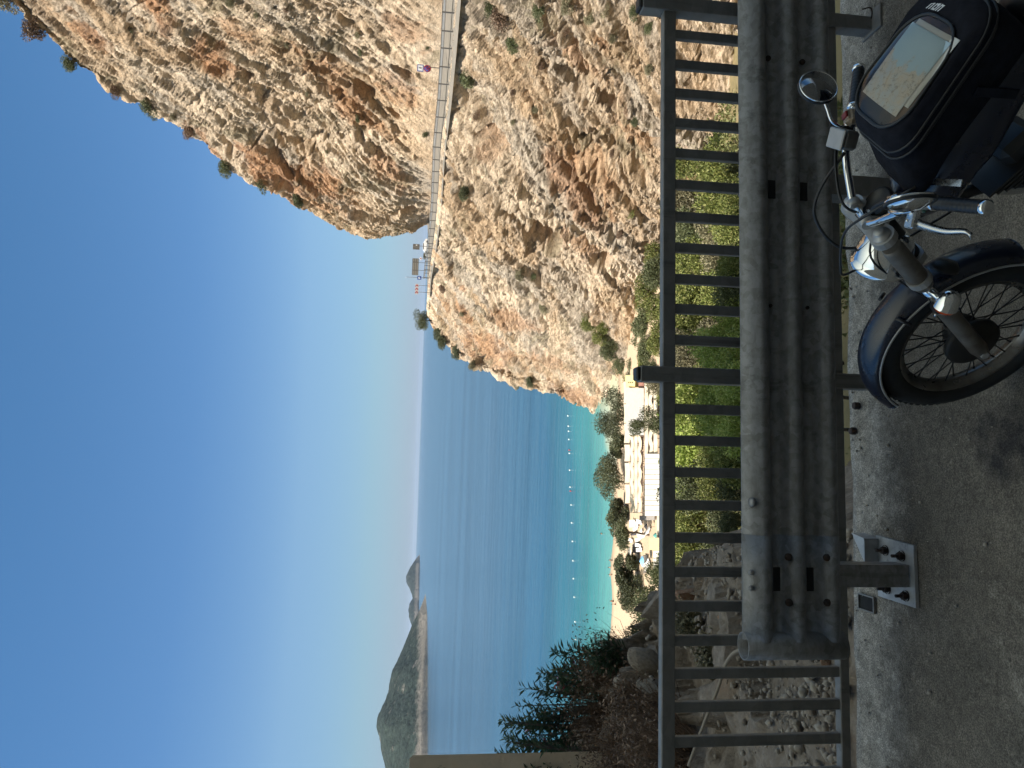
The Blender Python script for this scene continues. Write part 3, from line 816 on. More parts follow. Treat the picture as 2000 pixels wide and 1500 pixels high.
for Y in (372, 1122):
    s, _ = on_plane(1700, Y, NB + .13); nn = NB + .14
    # channel post: web with two flanges
    p = MB(); zt = BT - .05
    p.box((s, nn - .052, zt / 2 + .012), (.085, .006, zt - .02)); p.box((s + .0455, nn, zt / 2 + .012), (.006, .11, zt - .02)); p.box((s - .0455, nn, zt / 2 + .012), (.006, .11, zt - .02))
    po = p.build('post', M_GALV if Y > 500 else M_POST, guard)
    MB().box((s, nn - .069, BT - HB * .52), (.10, .022, HB * .55), bev=.004).build('spacer_block', M_GALV, po)
    if Y > 500:
        pl = [tl(at_z(*q, .015)) for q in ((1712, 1045), (1786, 1066), (1791, 1188), (1717, 1164))]
        q = MB(); q.prism([(v_[0], v_[1]) for v_ in pl][::-1], .016, Matrix.Translation((0, 0, .004)))
        q.build('base_plate', M_PLATE, po)
        rib = [tl(at_z(*q_, .02)) for q_ in ((1690, 1041), (1715, 1052), (1716, 1100))]
        q = MB(); q.prism([(v_[0], v_[1]) for v_ in rib][::-1], .07, Matrix.Translation((0, 0, .0205))); q.build('gusset', M_PLATE, po)
        for X, Y2 in ((1730, 1075), (1762, 1086), (1734, 1150), (1770, 1164)):
            a = tl(at_z(X, Y2, .02))
            bb = MB(); bb.tube([(a[0], a[1], .018), (a[0], a[1], .072)], .0075, 8); bb.lathe([(0, .022), (.017, .022), (.017, 0)], (a[0], a[1], .0205), None, 6, False); bb.lathe([(.024, .006), (.024, 0)], (a[0], a[1], .0205), None, 14)
            bb.build('anchor_bolt', M_RUSTY, po)
    else:
        MB().box((s, nn, .008), (.16, .18, .014), bev=.003).build('base_plate', M_POST, po)
# square drain hole beside the plate: its dark inside painted as a near-black sheet
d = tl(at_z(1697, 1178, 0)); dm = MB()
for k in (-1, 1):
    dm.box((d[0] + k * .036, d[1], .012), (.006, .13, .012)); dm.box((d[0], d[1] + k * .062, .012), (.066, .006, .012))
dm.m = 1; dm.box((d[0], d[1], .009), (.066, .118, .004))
o = dm.build('painted_drain_hole', [M_POST, M_HOLE], None, MG); tag(o, 'small square drain hole with painted shade in the concrete edge beside the barrier base plate', 'drain')
# loose stub bolts in the concrete
for i, (X, Y) in enumerate(((1680, 793), (1673, 842))):
    a = tl(at_z(X, Y, 0)); bb = MB(); bb.lathe([(0, .03), (.016, .028), (.019, .018), (.019, 0)], (a[0], a[1], .008), None, 8, False)
    o = bb.build('anchor_stub', M_RUSTY, None, MG); tag(o, ('rusty bolt stub in the concrete edge, nearer the middle railing post', 'rusty bolt stub in the concrete edge, farther from the middle railing post')[i], 'bolt stub')
# bent wire by the far right posts
wp = [at_z(X, Y, z) for X, Y, z in ((1684, 18, .05), (1701, 16, .02), (1700, 40, .015), (1672, 68, .015), (1662, 66, .03))]
o = MB().tube(arc(wp, 5), .004, 6).build('bent_wire', M_RUSTY); tag(o, 'thin bent rusty wire lying on the concrete at the foot of the right railing post', 'wire')

# ------------------------------------------------------------------ concrete pier at the left
M_CONC = pmat('weathered_concrete', (.85, .72, .57), .9, c2=(.74, .62, .48), sc=2.5, bmp=(9, .5, .02), wear=((.22, .17, .13), 3, .62))
a = at_y(800, 1477, 8.4); zg = float(zbank(a[0] - .6, a[1] + .3)) - .3
hh = a[2] - zg; w0 = 1.6; pc = MB()
outl = [(0, 0), (.004 * hh, hh - .04), (-.03, hh), (-w0 + .03, hh), (-w0, hh - .04), (-w0, 0)]
V = [(a[0] + x - y * .56, a[1] + y, zg + z) for y in (0, .55) for x, z in outl]; k = len(outl)
pc.add(V, [list(range(k)), list(range(k, 2 * k))[::-1]] + [(i, (i + 1) % k, k + (i + 1) % k, k + i)[::-1] for i in range(k)])
o = pc.build('concrete_pier', M_CONC); tag(o, 'beige concrete pier rising at the left edge behind the oleanders and dry brush', 'concrete pier')
# concrete kerb block at the lower left
q = [at_z(1660, 1512, .0), at_z(1660, 1483, 0), at_z(1745, 1502, 0), at_z(1745, 1560, 0)]
pk = MB(); pk.box(tuple(np.array(q[1]) + np.array([-.33, -.10, .03])), (.5, .22, .12), np.array(Matrix.Rotation(.55, 3, 'Z')), .02)
o = pk.build('kerb_block', M_CONC); tag(o, 'pale broken concrete kerb block at the left end of the road edge', 'kerb block')

# grit and small stones swept against the edge
rg_ = np.random.default_rng(31); V_ = []; F_ = []; b_ = 0
oct_ = np.array([(1, 0, 0), (0, 1, 0), (-1, 0, 0), (0, -1, 0), (0, 0, 1), (0, 0, -1)], float); of_ = np.array([(0, 1, 4), (1, 2, 4), (2, 3, 4), (3, 0, 4), (1, 0, 5), (2, 1, 5), (3, 2, 5), (0, 3, 5)])
for i in range(900):
    x = rg_.uniform(-2.6, 3); y = .22 - .55 * rg_.uniform() ** 1.6 if i < 650 else rg_.uniform(-1.6, .2); r_ = .0025 + .009 * rg_.uniform() ** 4
    R_ = np.array(Matrix.Rotation(rg_.uniform(0, 6), 3, 'Z') @ Matrix.Rotation(rg_.uniform(0, 6), 3, 'X'))
    V_.append(oct_ * rg_.uniform(.6, 1.2, (6, 1)) @ R_.T * r_ + (x, y, .006 + r_ * .5)); F_.append(of_ + b_); b_ += 6
o = link('grit', np_mesh('grit', np.concatenate(V_), np.concatenate(F_)), pmat('pale_grit', (.34, .31, .27), .9), None, MG); tag(o, 'small stones and grit lying along the concrete road edge', 'grit', kind='stuff')
# ------------------------------------------------------------------ motorcycle (x forward, y left, z up in its own frame)
M_CHROME = pmat('chrome', (.78, .79, .80), .06, 1)
M_ALU = pmat('dull_aluminium', (.46, .45, .43), .5, .6, c2=(.38, .37, .36), sc=18)
M_ALU2 = pmat('polished_aluminium', (.58, .59, .60), .25, .95, c2=(.5, .51, .52), sc=20)
M_FORK = pmat('dusty_fork_leg', (.20, .185, .165), .55, .5, c2=(.12, .10, .08), sc=14)
M_PAINT = pmat('dark_blue_paint', (.006, .009, .022), .3, 0, coat=.35)
M_RUB = pmat('tyre_rubber', (.012, .012, .012), .7, bmp=(60, .3, .003))
M_SPOKE = pmat('spoke_steel', (.035, .034, .034), .5, .6)
M_RIM = pmat('tarnished_rim', (.22, .21, .20), .32, .9, c2=(.12, .11, .10), sc=12)
M_HUB = pmat('dark_hub', (.030, .027, .024), .55, .5)
M_VINYL = pmat('black_vinyl', (.010, .010, .011), .45, bmp=(120, .3, .002))
M_CORD = pmat('black_nylon', (.009, .0095, .013), .95, spec=.12, bmp=(220, .5, .002), c2=(.016, .017, .024), sc=30)
M_AMBER = pmat('amber_lens', (.55, .07, .015), .15, coat=.6)
M_RED = pmat('red_switch', (.22, .012, .01), .35)
M_TAN = pmat('beige_switch_housing', (.50, .40, .30), .35, .3)
M_GLASSD = pmat('mirror_glass', (.25, .25, .26), .03, 1)
M_LENS = pmat('lamp_lens', (.55, .57, .60), .05, .3, coat=1)
M_GREEN = pmat('green_enamel', (.012, .05, .03), .3)

BF = np.array([-.7547, .6561, 0]); BL = np.array([-.6561, -.7547, 0])
BO = np.array([.243, 2.405, 0.0])
LEAN = radians(3)
MBK = Matrix.Translation(Vector(BO)) @ Matrix(((BF[0], BL[0], 0, 0), (BF[1], BL[1], 0, 0), (0, 0, 1, 0), (0, 0, 0, 1))) @ Matrix.Rotation(-LEAN, 4, 'X')
bike = empty('motorcycle', mat=MBK)
tag(bike, 'dark blue classic motorcycle with chrome headlight and spoked front wheel, parked by the crash barrier', 'motorcycle')
AX = np.array((0, 0, .315)); FT = np.array((-.41, 0, .868))           # front axle and top of the fork
FD = (FT - AX) / np.linalg.norm(FT - AX)
RA = np.array((-1.40, 0, .315))
def Tm(p): return Matrix.Translation(Vector(p))

def wheel(name, ax, rim_r, tw, drum):
    tyre = MB(); R = rim_r + .012
    h = tw * .5
    sec = [(-.014, -h * .62), (.012, -h * .95), (.035, -h * 1.0), (.060, -h * .72), (.073, -h * .35), (.076, 0), (.073, h * .35), (.060, h * .72), (.035, h * 1.0), (.012, h * .95), (-.014, h * .62)]
    tyre.ring(R, sec, Tm(ax), 72)
    for k in range(72):                                                # tread blocks
        t = 2 * pi * k / 72
        for sgn in (-1, 1):
            c = np.array(ax) + (R + .074) * np.array((cos(t), 0, sin(t))) + np.array((0, sgn * h * .26, 0))
            tyre.box(c, (.016, h * .34, .008), np.array(Matrix.Rotation(-t + pi / 2, 3, 'Y')))
    w_ = MB()
    hub = MB(); q = dirR((0, 1, 0))
    hub.lathe([(0, -.062), (.045, -.062), (.05, -.055), (.06, -.03), (.05, -.02), (.05, .02), (.062, .03), (drum, .034), (drum, .052), (drum - .01, .058), (.05, .064), (.02, .07), (0, .07)], ax, q, 40)
    wo = hub.build(name, M_HUB, bike)
    tyre.build('tyre', M_RUB, wo)
    rim = MB(); rim.ring(rim_r, [(.016, -h * .62), (.012, -h * .72), (-.004, -h * .70), (-.010, -h * .40), (-.022, -h * .2), (-.024, 0), (-.022, h * .2), (-.010, h * .40), (-.004, h * .70), (.012, h * .72), (.016, h * .62), (.004, h * .3), (-.008, 0), (.004, -h * .3)], Tm(ax), 80)
    rim.build('rim', M_RIM, wo)
    sp = MB()
    for k in range(36):
        sgn = 1 if k % 2 else -1
        t = 2 * pi * k / 36; t2 = t + (.42 if (k // 2) % 2 else -.42)
        a = np.array(ax) + .056 * np.array((cos(t2), 0, sin(t2))) + np.array((0, sgn * .03, 0))
        e = np.array(ax) + (rim_r - .02) * np.array((cos(t), 0, sin(t))) + np.array((0, sgn * .006, 0))
        sp.tube([a, e], .0026, 5, False); sp.tube([e + (a - e) * .06, e], .0035, 5, False)
    so_ = sp.build('spokes', M_SPOKE, wo); so_['kind'] = 'stuff'
    return wo
fw_ = wheel('front_wheel', AX, .236, .092, .092)
rw_ = wheel('rear_wheel', RA, .215, .115, .085)
ax_ = MB(); ax_.tube([AX + (0, -.12, 0), AX + (0, .12, 0)], .009, 12); ax_.lathe([(0, .010), (.014, .010), (.014, 0)], AX + (0, .115, 0), dirR((0, 1, 0)), 6, False); ax_.build('axle', M_ALU, fw_)

# mudguards
fn = MB(); RR = .236 + .012 + .095; s_ = [(-.020, -.066), (-.002, -.062), (.012, -.045), (.02, -.02), (.022, 0), (.02, .02), (.012, .045), (-.002, .062), (-.020, .066)]
sec = s_ + [(a - .004, b_ * .95) for a, b_ in s_[::-1]]
fn.ring(RR, sec, Tm(AX), 48, radians(28), radians(178))
fo = fn.build('front_mudguard', M_PAINT, bike)
for sg in (-1, 1):
    e = MB(); e.ring(RR - .018, [(-.003, sg * .064), (.004, sg * .064), (.004, sg * .0685), (-.003, sg * .0685)], Tm(AX), 48, radians(28), radians(178)); e.build('rolled_edge', M_ALU, fo)
rn = MB(); rn.ring(.215 + .115, [(a, b_ * 1.2) for a, b_ in sec], Tm(RA), 40, radians(10), radians(165)); rn.build('rear_mudguard', M_PAINT, bike)

# fork
for sg in (1, -1):
    o_ = np.array((0, sg * .095, 0)); q = MB()
    lo_ = AX + o_ + FD * .0
    q.tube([lo_ - FD * .03, lo_ + FD * .0, lo_ + FD * .02, lo_ + FD * .10, lo_ + FD * .29, lo_ + FD * .305], [.020, .024, .029, .0285, .0285, .031], 20)
    fl = q.build('fork_leg', M_FORK, bike)
    MB().tube([lo_ + FD * .305, lo_ + FD * .325], [.031, .029], 18).build('dust_seal', M_BLACK, fl)
    MB().tube([lo_ + FD * .32, lo_ + FD * .43], .0185, 16).build('stanchion', M_CHROME, fl)
    MB().tube([lo_ + FD * .43, lo_ + FD * .445, lo_ + FD * .64, lo_ + FD * .655], [.026, .031, .031, .027], 20).build('fork_shroud', M_FORK, fl)
    MB().lathe([(0, .02), (.014, .02), (.016, .017), (.0165, .006), (.026, .004), (.027, -.004)], FT + o_ + FD * .028, dirR(FD), 24).build('fork_cap', M_ALU, fl)
    # clamp bolt
    MB().tube([lo_ + FD * .31 + np.array((.03, sg * .0, 0)), lo_ + FD * .31 + np.array((.045, 0, .0))], .006, 6).build('pinch_bolt', M_ALU2, fl)
# fork brace under the mudguard
for sg in (1, -1):
    a = AX + np.array((-.10, sg * .09, .31)); MB().tube([a, AX + np.array((-.10, sg * .055, .345))], .006, 8).build('mudguard_stay', M_BLACK, fo)
# yokes
px_ = np.cross((0, 1, 0), FD)                                           # roughly backward in the yoke plane
if px_[0] > 0: px_ = -px_
def yoke(name, c, mat, w_=.095, t=.026):
    R = np.stack([-px_, np.array((0, 1., 0)), FD], 1)
    M = Matrix(((R[0, 0], R[0, 1], R[0, 2], c[0]), (R[1, 0], R[1, 1], R[1, 2], c[1]), (R[2, 0], R[2, 1], R[2, 2], c[2]), (0, 0, 0, 1)))
    pl = []
    for k in range(9): t_ = -pi / 2 + pi * k / 8; pl.append((.042 * cos(t_ + pi / 2) * -1 if False else -.040 * sin(t_ * 0 + 0) + .036 * cos(pi / 2 + pi * k / 8), w_ + .036 * sin(pi / 2 - pi * k / 8 * 0) * 0 + .036 * sin(pi * k / 8)))
    pl = [(.036 * cos(a), w_ + .036 * sin(a)) for a in np.linspace(0, pi, 9)] + [(-.03, .05), (-.062, .03), (-.066, 0), (-.062, -.03), (-.03, -.05)] + [(.036 * cos(a), -w_ + .036 * sin(a)) for a in np.linspace(pi, 2 * pi, 9)] + [(.030, -.06), (.030, .06)]
    y = MB(); y.prism(pl, t, M @ Matrix.Translation((0, 0, -t / 2))); 
    return y.build(name, mat, bike), M
yk, YM = yoke('top_yoke', FT + FD * .012, M_ALU)
yoke('lower_yoke', AX + FD * .47, M_ALU)
MB().lathe([(0, .028), (.017, .026), (.02, .018), (.02, 0)], FT + px_ * .03 + FD * .02, dirR(FD), 6, False).build('stem_nut', M_ALU2, yk)
# small square winged badge on the yoke
bd = MB()
for a, b_, c, d in ((-.011, .011, -.011, -.009), (-.011, .011, .009, .011), (-.011, -.009, -.009, .009), (.009, .011, -.009, .009)):
    bd.prism([(a, c), (b_, c), (b_, d), (a, d)], .001, YM @ Matrix.Translation((.004, -.035, .0135)))
bd.prism([(-.006, -.006), (.006, .0), (.0, .002), (.003, .005), (-.003, .004)], .001, YM @ Matrix.Translation((.004, -.035, .0135)))
bd.build('badge', M_BLACK, yk)
# speedometer pod behind the yoke
gp = FT + np.array((.02, .015, .045))
ig = empty('instrument'); ig.parent = bike
g_ = MB(); g_.lathe([(0, -.035), (.03, -.033), (.045, -.01), (.048, .02), (.05, .028), (.044, .03)], FT + px_ * .075 + np.array((0, .0, .03)), dirR((-.45, 0, 1)), 28); g_.build('instrument_pod', M_BLACK, bike)
bpy.data.objects.remove(ig)
MB().lathe([(0, .0), (.044, 0), (.044, .002)], FT + px_ * .075 + np.array((0, 0, .03)) + np.array((-.012, 0, .0272)), dirR((-.45, 0, 1)), 28).build('dial_glass', M_VINYL, bike)

# handlebar: risers on the yoke, up and back to the grips
GI, GE = np.array((-.65, .272, .93)), np.array((-.71, .382, .90))
BC = FT + np.array((-.035, 0, .055))
half = [BC, BC + (0, .05, .002), BC + (-.035, .10, .012), BC + (-.095, .165, .026), BC + (-.16, .225, .026), GI + (GI - GE) * .35, GI, GE]
half = [np.array(p) for p in half]
right = [p * (1, -1, 1) for p in half]
hb = MB(); hb.tube(arc(right[::-1] + half[1:], 5), .0115, 14); ho = hb.build('handlebar', M_CHROME, bike)
for sg in (-1, 1):
    r_ = MB(); r_.tube([FT + px_ * .035 + (0, sg * .045, .0) + FD * .02, BC + (0, sg * .045, 0)], [.016, .018], 14); r_.tube([BC + (0, sg * .045 - .014, 0), BC + (0, sg * .045 + .014, 0)], .020, 14)
    r_.build('bar_riser', M_ALU, ho)
for sg in (1, -1):
    f_ = np.array((1, sg, 1)); a, e = GI * f_, GE * f_; d = (e - a) / np.linalg.norm(e - a)
    g = MB(); P_ = [a + d * t for t in np.linspace(0, .132, 34)]
    g.tube(P_, [.0165 + (.0012 if i % 3 else 0) for i in range(34)], 16); go = g.build('grip', M_VINYL, ho)
    MB().tube([e + d * .002, e + d * .004, e + d * .016, e + d * .020], [.017, .0195, .0195, .012], 18).build('bar_end', M_CHROME, go)
    MB().tube([a - d * .012, a - d * .010, a - d * .001, a], [.014, .0205, .0205, .017], 16).build('grip_collar', M_CHROME, go)
    s2 = MB(); s2.box(a - d * .045, (.038, .052, .045), dirR((0, 0, 1), -np.cross(d, (0, 0, 1))), .010); s2.box(a - d * .045 + np.array((-.006, 0, .022)), (.022, .030, .010), dirR((0, 0, 1), -np.cross(d, (0, 0, 1))), .003)
    so2 = s2.build('switch_housing', M_TAN if sg < 0 else M_ALU, ho)
    if sg < 0: MB().box(a - d * .045 + np.array((-.004, 0, .028)), (.026, .020, .008), dirR((0, 0, 1), -np.cross(d, (0, 0, 1))), .002).build('kill_switch', M_RED, so2)
    # lever with its perch
    pv = a - d * .045 + np.array((.058, 0, -.002))
    pc_ = MB(); pc_.box(pv + np.array((-.012, 0, 0)), (.06, .036, .022), dirR((0, 0, 1), -np.cross(d, (0, 0, 1))), .004); pc_.tube([a - d * .06 + (0, 0, -.0), pv], .014, 12)
    pc_.lathe([(0, .004), (.006, .003), (.0065, 0)], pv + (0, 0, .011), None, 12); po_ = pc_.build('lever_perch', M_ALU2, ho)
    L_ = arc([pv, pv + d * .05 + (.010, 0, 0), pv + d * .11 + (.018, 0, -.004), pv + d * .16 + (.012, 0, -.010), pv + d * .182 + (.024, 0, -.014)], 5)
    lv = MB(); n = len(L_)
    for i in range(n):
        wd = np.interp(i / (n - 1), [0, .2, .9, .95, 1], [.016, .012, .006, .009, .008]); th = .0055
        sdir = np.cross(d, (0, 0, 1)); sdir /= np.linalg.norm(sdir)
        p = L_[i]; lv.v += [tuple(p + sdir * wd), tuple(p + np.array((0, 0, th))), tuple(p - sdir * wd), tuple(p - np.array((0, 0, th)))]
    for i in range(n - 1):
        for j in range(4): lv.f.append((i * 4 + j, i * 4 + (j + 1) % 4, i * 4 + 4 + (j + 1) % 4, i * 4 + 4 + j)); lv.sm.append(True); lv.mi.append(0)
    lv.f += [(0, 1, 2, 3), ((n - 1) * 4 + 3, (n - 1) * 4 + 2, (n - 1) * 4 + 1, (n - 1) * 4)]; lv.sm += [False] * 2; lv.mi += [0] * 2
    lv.build('clutch_lever' if sg > 0 else 'brake_lever', M_ALU2, po_)
# brake fluid reservoir on the right
rs_ = GI * (1, -1, 1) + np.array((.055, .115, .052))
q = MB(); q.box(rs_, (.055, .085, .045), np.array(Matrix.Rotation(.35, 3, 'Z')), .008); ro = q.build('brake_reservoir', M_FORK, ho)
MB().box(rs_ + np.array((0, 0, .027)), (.058, .088, .009), np.array(Matrix.Rotation(.35, 3, 'Z')), .003).build('reservoir_lid', M_ALU, ro)
# mirrors
def mirror(c, nrm, stem, r=.058):
    R = dirR(nrm); mo = MB(); mo.lathe([(0, -.026), (r * .35, -.024), (r * .75, -.015), (r * .97, -.003), (r, .004), (r * .97, .006), (r * .94, .004)], c, R, 40)
    o = mo.build('mirror', M_CHROME, ho)
    MB().lathe([(0, .0045), (r * .95, .0042), (r * .95, .002)], c, R, 40).build('mirror_glass', M_GLASSD, o)
    MB().ring(r * .965, [(-.003, -.004), (.003, -.004), (.003, .004), (-.003, .004)], Matrix.Translation(Vector(c)) @ Matrix(R).to_4x4() @ Matrix.Rotation(pi / 2, 4, 'X') @ Matrix.Translation((0, -.004, 0)), 40).build('mirror_rim', M_BLACK, o)
    MB().tube(arc(stem, 6), .005, 10).build('mirror_stem', M_CHROME, o)
    q = MB(); q.tube([stem[0] + np.array((0, 0, -.02)), stem[0] + np.array((0, 0, .012))], .011, 8); q.build('stem_nut', M_BLACK, o)
cR_ = np.array((-.69, -.285, 1.06))
mirror(cR_, (-1, .45, .12), [np.array((-.60, -.215, .96)), np.array((-.612, -.23, 1.0)), np.array((-.64, -.255, 1.02)), np.array((-.668, -.275, 1.04)), cR_ + (.02, .01, -.018)])
cL_ = np.array((-.675, .315, 1.035))
mirror(cL_, (-1, -1.12, .12), [np.array((-.575, .20, .955)), np.array((-.58, .21, .99)), np.array((-.60, .24, 1.015)), np.array((-.625, .29, 1.03)), cL_ + (.02, .012, -.012)])
HM = Matrix.Translation(Vector(BC)) @ Matrix.Rotation(radians(-4.5), 4, 'Z') @ Matrix.Rotation(radians(3), 4, 'X') @ Matrix.Translation(Vector(-BC) - Vector((0, 0, .008)))
ho.matrix_local = HM
# headlight
hc = np.array((-.30, -.01, .765)); hd = np.array((.96, .0, -.12))
h = MB(); h.lathe([(0, -.095), (.025, -.093), (.05, -.082), (.071, -.058), (.083, -.025), (.087, .01), (.087, .022), (.091, .026), (.092, .036), (.088, .045)], hc, dirR(hd), 48)
hl = h.build('headlight', M_CHROME, bike)
MB().lathe([(0, .062), (.03, .060), (.06, .053), (.087, .040)], hc, dirR(hd), 40).build('headlight_lens', M_LENS, hl)
for sg in (1, -1):
    e = MB(); e.tube([hc + (.0, sg * .086, 0), AX + FD * .53 + np.array((.03, sg * .09, 0))], .009, 8); e.tube([hc + (0, sg * .082, 0), hc + (0, sg * .10, 0)], .013, 6); e.build('headlight_bracket', M_BLACK, hl)
# turn signals
for sg in (1, -1):
    tc = np.array((-.235, sg * .165, .615)) if sg > 0 else np.array((-.26, sg * .17, .66))
    t = MB(); t.lathe([(0, -.05), (.016, -.047), (.028, -.035), (.034, -.012), (.035, .006), (.036, .010)], tc, dirR((1, 0, -.1)), 28); to = t.build('turn_signal', M_CHROME, bike)
    MB().lathe([(0, .03), (.015, .028), (.03, .020), (.035, .0105)], tc, dirR((1, 0, -.1)), 28).build('signal_lens', M_AMBER, to)
    MB().tube([tc, AX + FD * .42 + np.array((.0, sg * .095, 0))], .009, 10).build('signal_stalk', M_CHROME, to)
# horn, cables, hoses
MB().lathe([(0, -.02), (.03, -.018), (.042, .0), (.042, .012), (.03, .016), (0, .016)], (-.30, .05, .585), dirR((1, .2, 0)), 24).build('horn', M_BLACK, bike)
def cable(name, pts, r=.004, mat=None): MB().tube(arc(pts, 6), r, 8).build(name, mat or M_BLACK, bike)
cable('brake_hose', [rs_ + (.02, .03, -.02), (-.45, -.13, .99), (-.36, -.115, .975), (-.285, -.075, .88), (-.31, -.04, .75), (-.2, -.10, .55), (-.06, -.10, .38)], .0048)
cable('clutch_cable', [GI - (-.03, .09, 0), (-.5, .12, .985), (-.40, .05, .975), (-.27, .02, .915), (-.22, -.02, .85), (-.3, -.05, .72), (-.45, -.06, .55)])
cable('throttle_cable', [(-.60, -.20, .955), (-.54, -.12, .98), (-.45, -.03, .955), (-.46, 0, .86), (-.6, 0, .75)])
cable('wiring_loom', [(-.60, .20, .955), (-.53, .10, .94), (-.46, .03, .90), (-.40, .02, .80), (-.30, 0, .80)], .006)
cable('speedometer_cable', [FT + (-.05, .02, 0), (-.33, .06, .86), (-.24, .075, .70), (-.12, .085, .45), (-.02, .07, .33)], .0035)

# frame, engine, tank, seat
tank = MB(); sec_n = 20; st = np.linspace(0, 1, 14); V = []
for t in st:
    x = -.47 - .56 * t; wv = np.interp(t, [0, .12, .4, .75, 1], [.05, .11, .14, .115, .07]); hv = np.interp(t, [0, .12, .4, .75, 1], [.05, .085, .10, .085, .05]); z0 = np.interp(t, [0, .3, 1], [.755, .765, .70])
    for k in range(sec_n):
        a = 2 * pi * k / sec_n; V.append((x, wv * abs(cos(a)) ** .7 * np.sign(cos(a)), z0 + hv * abs(sin(a)) ** .8 * np.sign(sin(a)) * (1 if sin(a) > 0 else .9)))
tank.add(V, [(i * sec_n + k, i * sec_n + (k + 1) % sec_n, (i + 1) * sec_n + (k + 1) % sec_n, (i + 1) * sec_n + k) for i in range(13) for k in range(sec_n)] + [list(range(sec_n))[::-1], [13 * sec_n + k for k in range(sec_n)]], True)
tank.build('fuel_tank', M_PAINT, bike)
seat = MB(); V = []
for t in np.linspace(0, 1, 14):
    x = -1.0 - .62 * t; wv = np.interp(t, [0, .3, .6, 1], [.07, .13, .13, .09]); zt = np.interp(t, [0, .25, .5, .6, 1], [.76, .735, .745, .80, .79])
    V += [(x, -wv, zt - .07), (x, -wv, zt - .02), (x, -wv * .75, zt), (x, 0, zt + .012), (x, wv * .75, zt), (x, wv, zt - .02), (x, wv, zt - .07)]
seat.add(V, [(i * 7 + k, i * 7 + (k + 1) % 7, i * 7 + 7 + (k + 1) % 7, i * 7 + 7 + k) for i in range(13) for k in range(7)] + [list(range(7))[::-1], [13 * 7 + k for k in range(7)]], True)
seat.build('seat', M_VINYL, bike)
fr = MB()
fr.tube(arc([FT + px_ * .03 - FD * .01, AX + FD * .46 + px_ * .03], 3), .03, 14)
fr.tube(arc([(-.45, 0, .74), (-.55, 0, .55), (-.60, 0, .30), (-.75, 0, .19), (-1.0, 0, .22), (-1.08, 0, .40), (-1.0, 0, .68)], 5), .019, 10)
fr.tube([(-.46, 0, .80), (-1.02, 0, .70), (-1.6, 0, .70)], .017, 10)
for sg in (1, -1): fr.tube([(-1.06, sg * .05, .33), (-1.40, sg * .095, .315)], .018, 10); fr.tube([(-1.36, sg * .115, .33), (-1.28, sg * .12, .68)], .022, 12)
fr.build('frame', M_BLACK, bike)
en = MB(); en.box((-.80, 0, .30), (.34, .26, .20), None, .05); en.lathe([(0, .02), (.07, .015), (.08, 0)], (-.74, .13, .30), dirR((0, 1, 0)), 24)
for k in range(8): en.box((-.70 + .012 * k, 0, .415 + .022 * k), (.17 - .004 * k, .17, .008), np.array(Matrix.Rotation(-.5, 3, 'Y')))
en.box((-.66, 0, .50), (.11, .12, .2), np.array(Matrix.Rotation(-.5, 3, 'Y')), .02)
eo = en.build('engine', pmat('engine_metal', (.06, .058, .055), .5, .7), bike)
ex = MB(); ex.tube(arc([(-.60, -.06, .48), (-.50, -.10, .42), (-.52, -.14, .25), (-.75, -.17, .19), (-1.15, -.18, .22), (-1.6, -.19, .27)], 5), [.02] * 16 + [.03] * 4 + [.042] * 6, 14); ex.build('exhaust_pipe', M_CHROME, bike)
for sg in (1, -1): MB().box((-1.08, sg * .10, .52), (.22, .03, .2), None, .03).build('side_cover', M_PAINT, bike)
# perforated strap and green tag beside the headstock, ribbed guard plate
st_ = MB(); a, e = np.array((-.60, .10, .84)), np.array((-.645, .20, .80)); d = e - a
st_.box((a + e) / 2, (.018, np.linalg.norm(d), .003), dirR((0, 0, 1), np.cross(d, (0, 0, 1))))
so3 = st_.build('metal_strap', M_ALU2, bike)
hl_ = MB()
for t in np.linspace(.1, .9, 5): hl_.lathe([(0, .0026), (.0035, .0026), (.0035, 0)], a + d * t, None, 10)
hl_.build('strap_holes', M_BLACK, so3)
MB().box((-.55, .14, .85), (.04, .05, .012), np.array(Matrix.Rotation(.3, 3, 'Z')), .004).build('cable_tag', M_GREEN, bike)
MB().tube([(-.52, .075, .90), (-.555, .10, .87)], .018, 16).build('ignition_barrel', M_CHROME, bike)
MB().tube([(-.82, .08, .24), (-.88, .20, .12), (-.93, .31, .012)], .011, 10).build('side_stand', M_BLACK, bike)
tl_ = MB(); tl_.box((-1.70, 0, .62), (.05, .11, .08), None, .02); tl_.build('tail_light', M_RED, bike)
for sg in (1, -1): MB().tube([(-.93, sg * .12, .30), (-.93, sg * .24, .30)], .014, 12).build('footrest', M_RUB, bike)

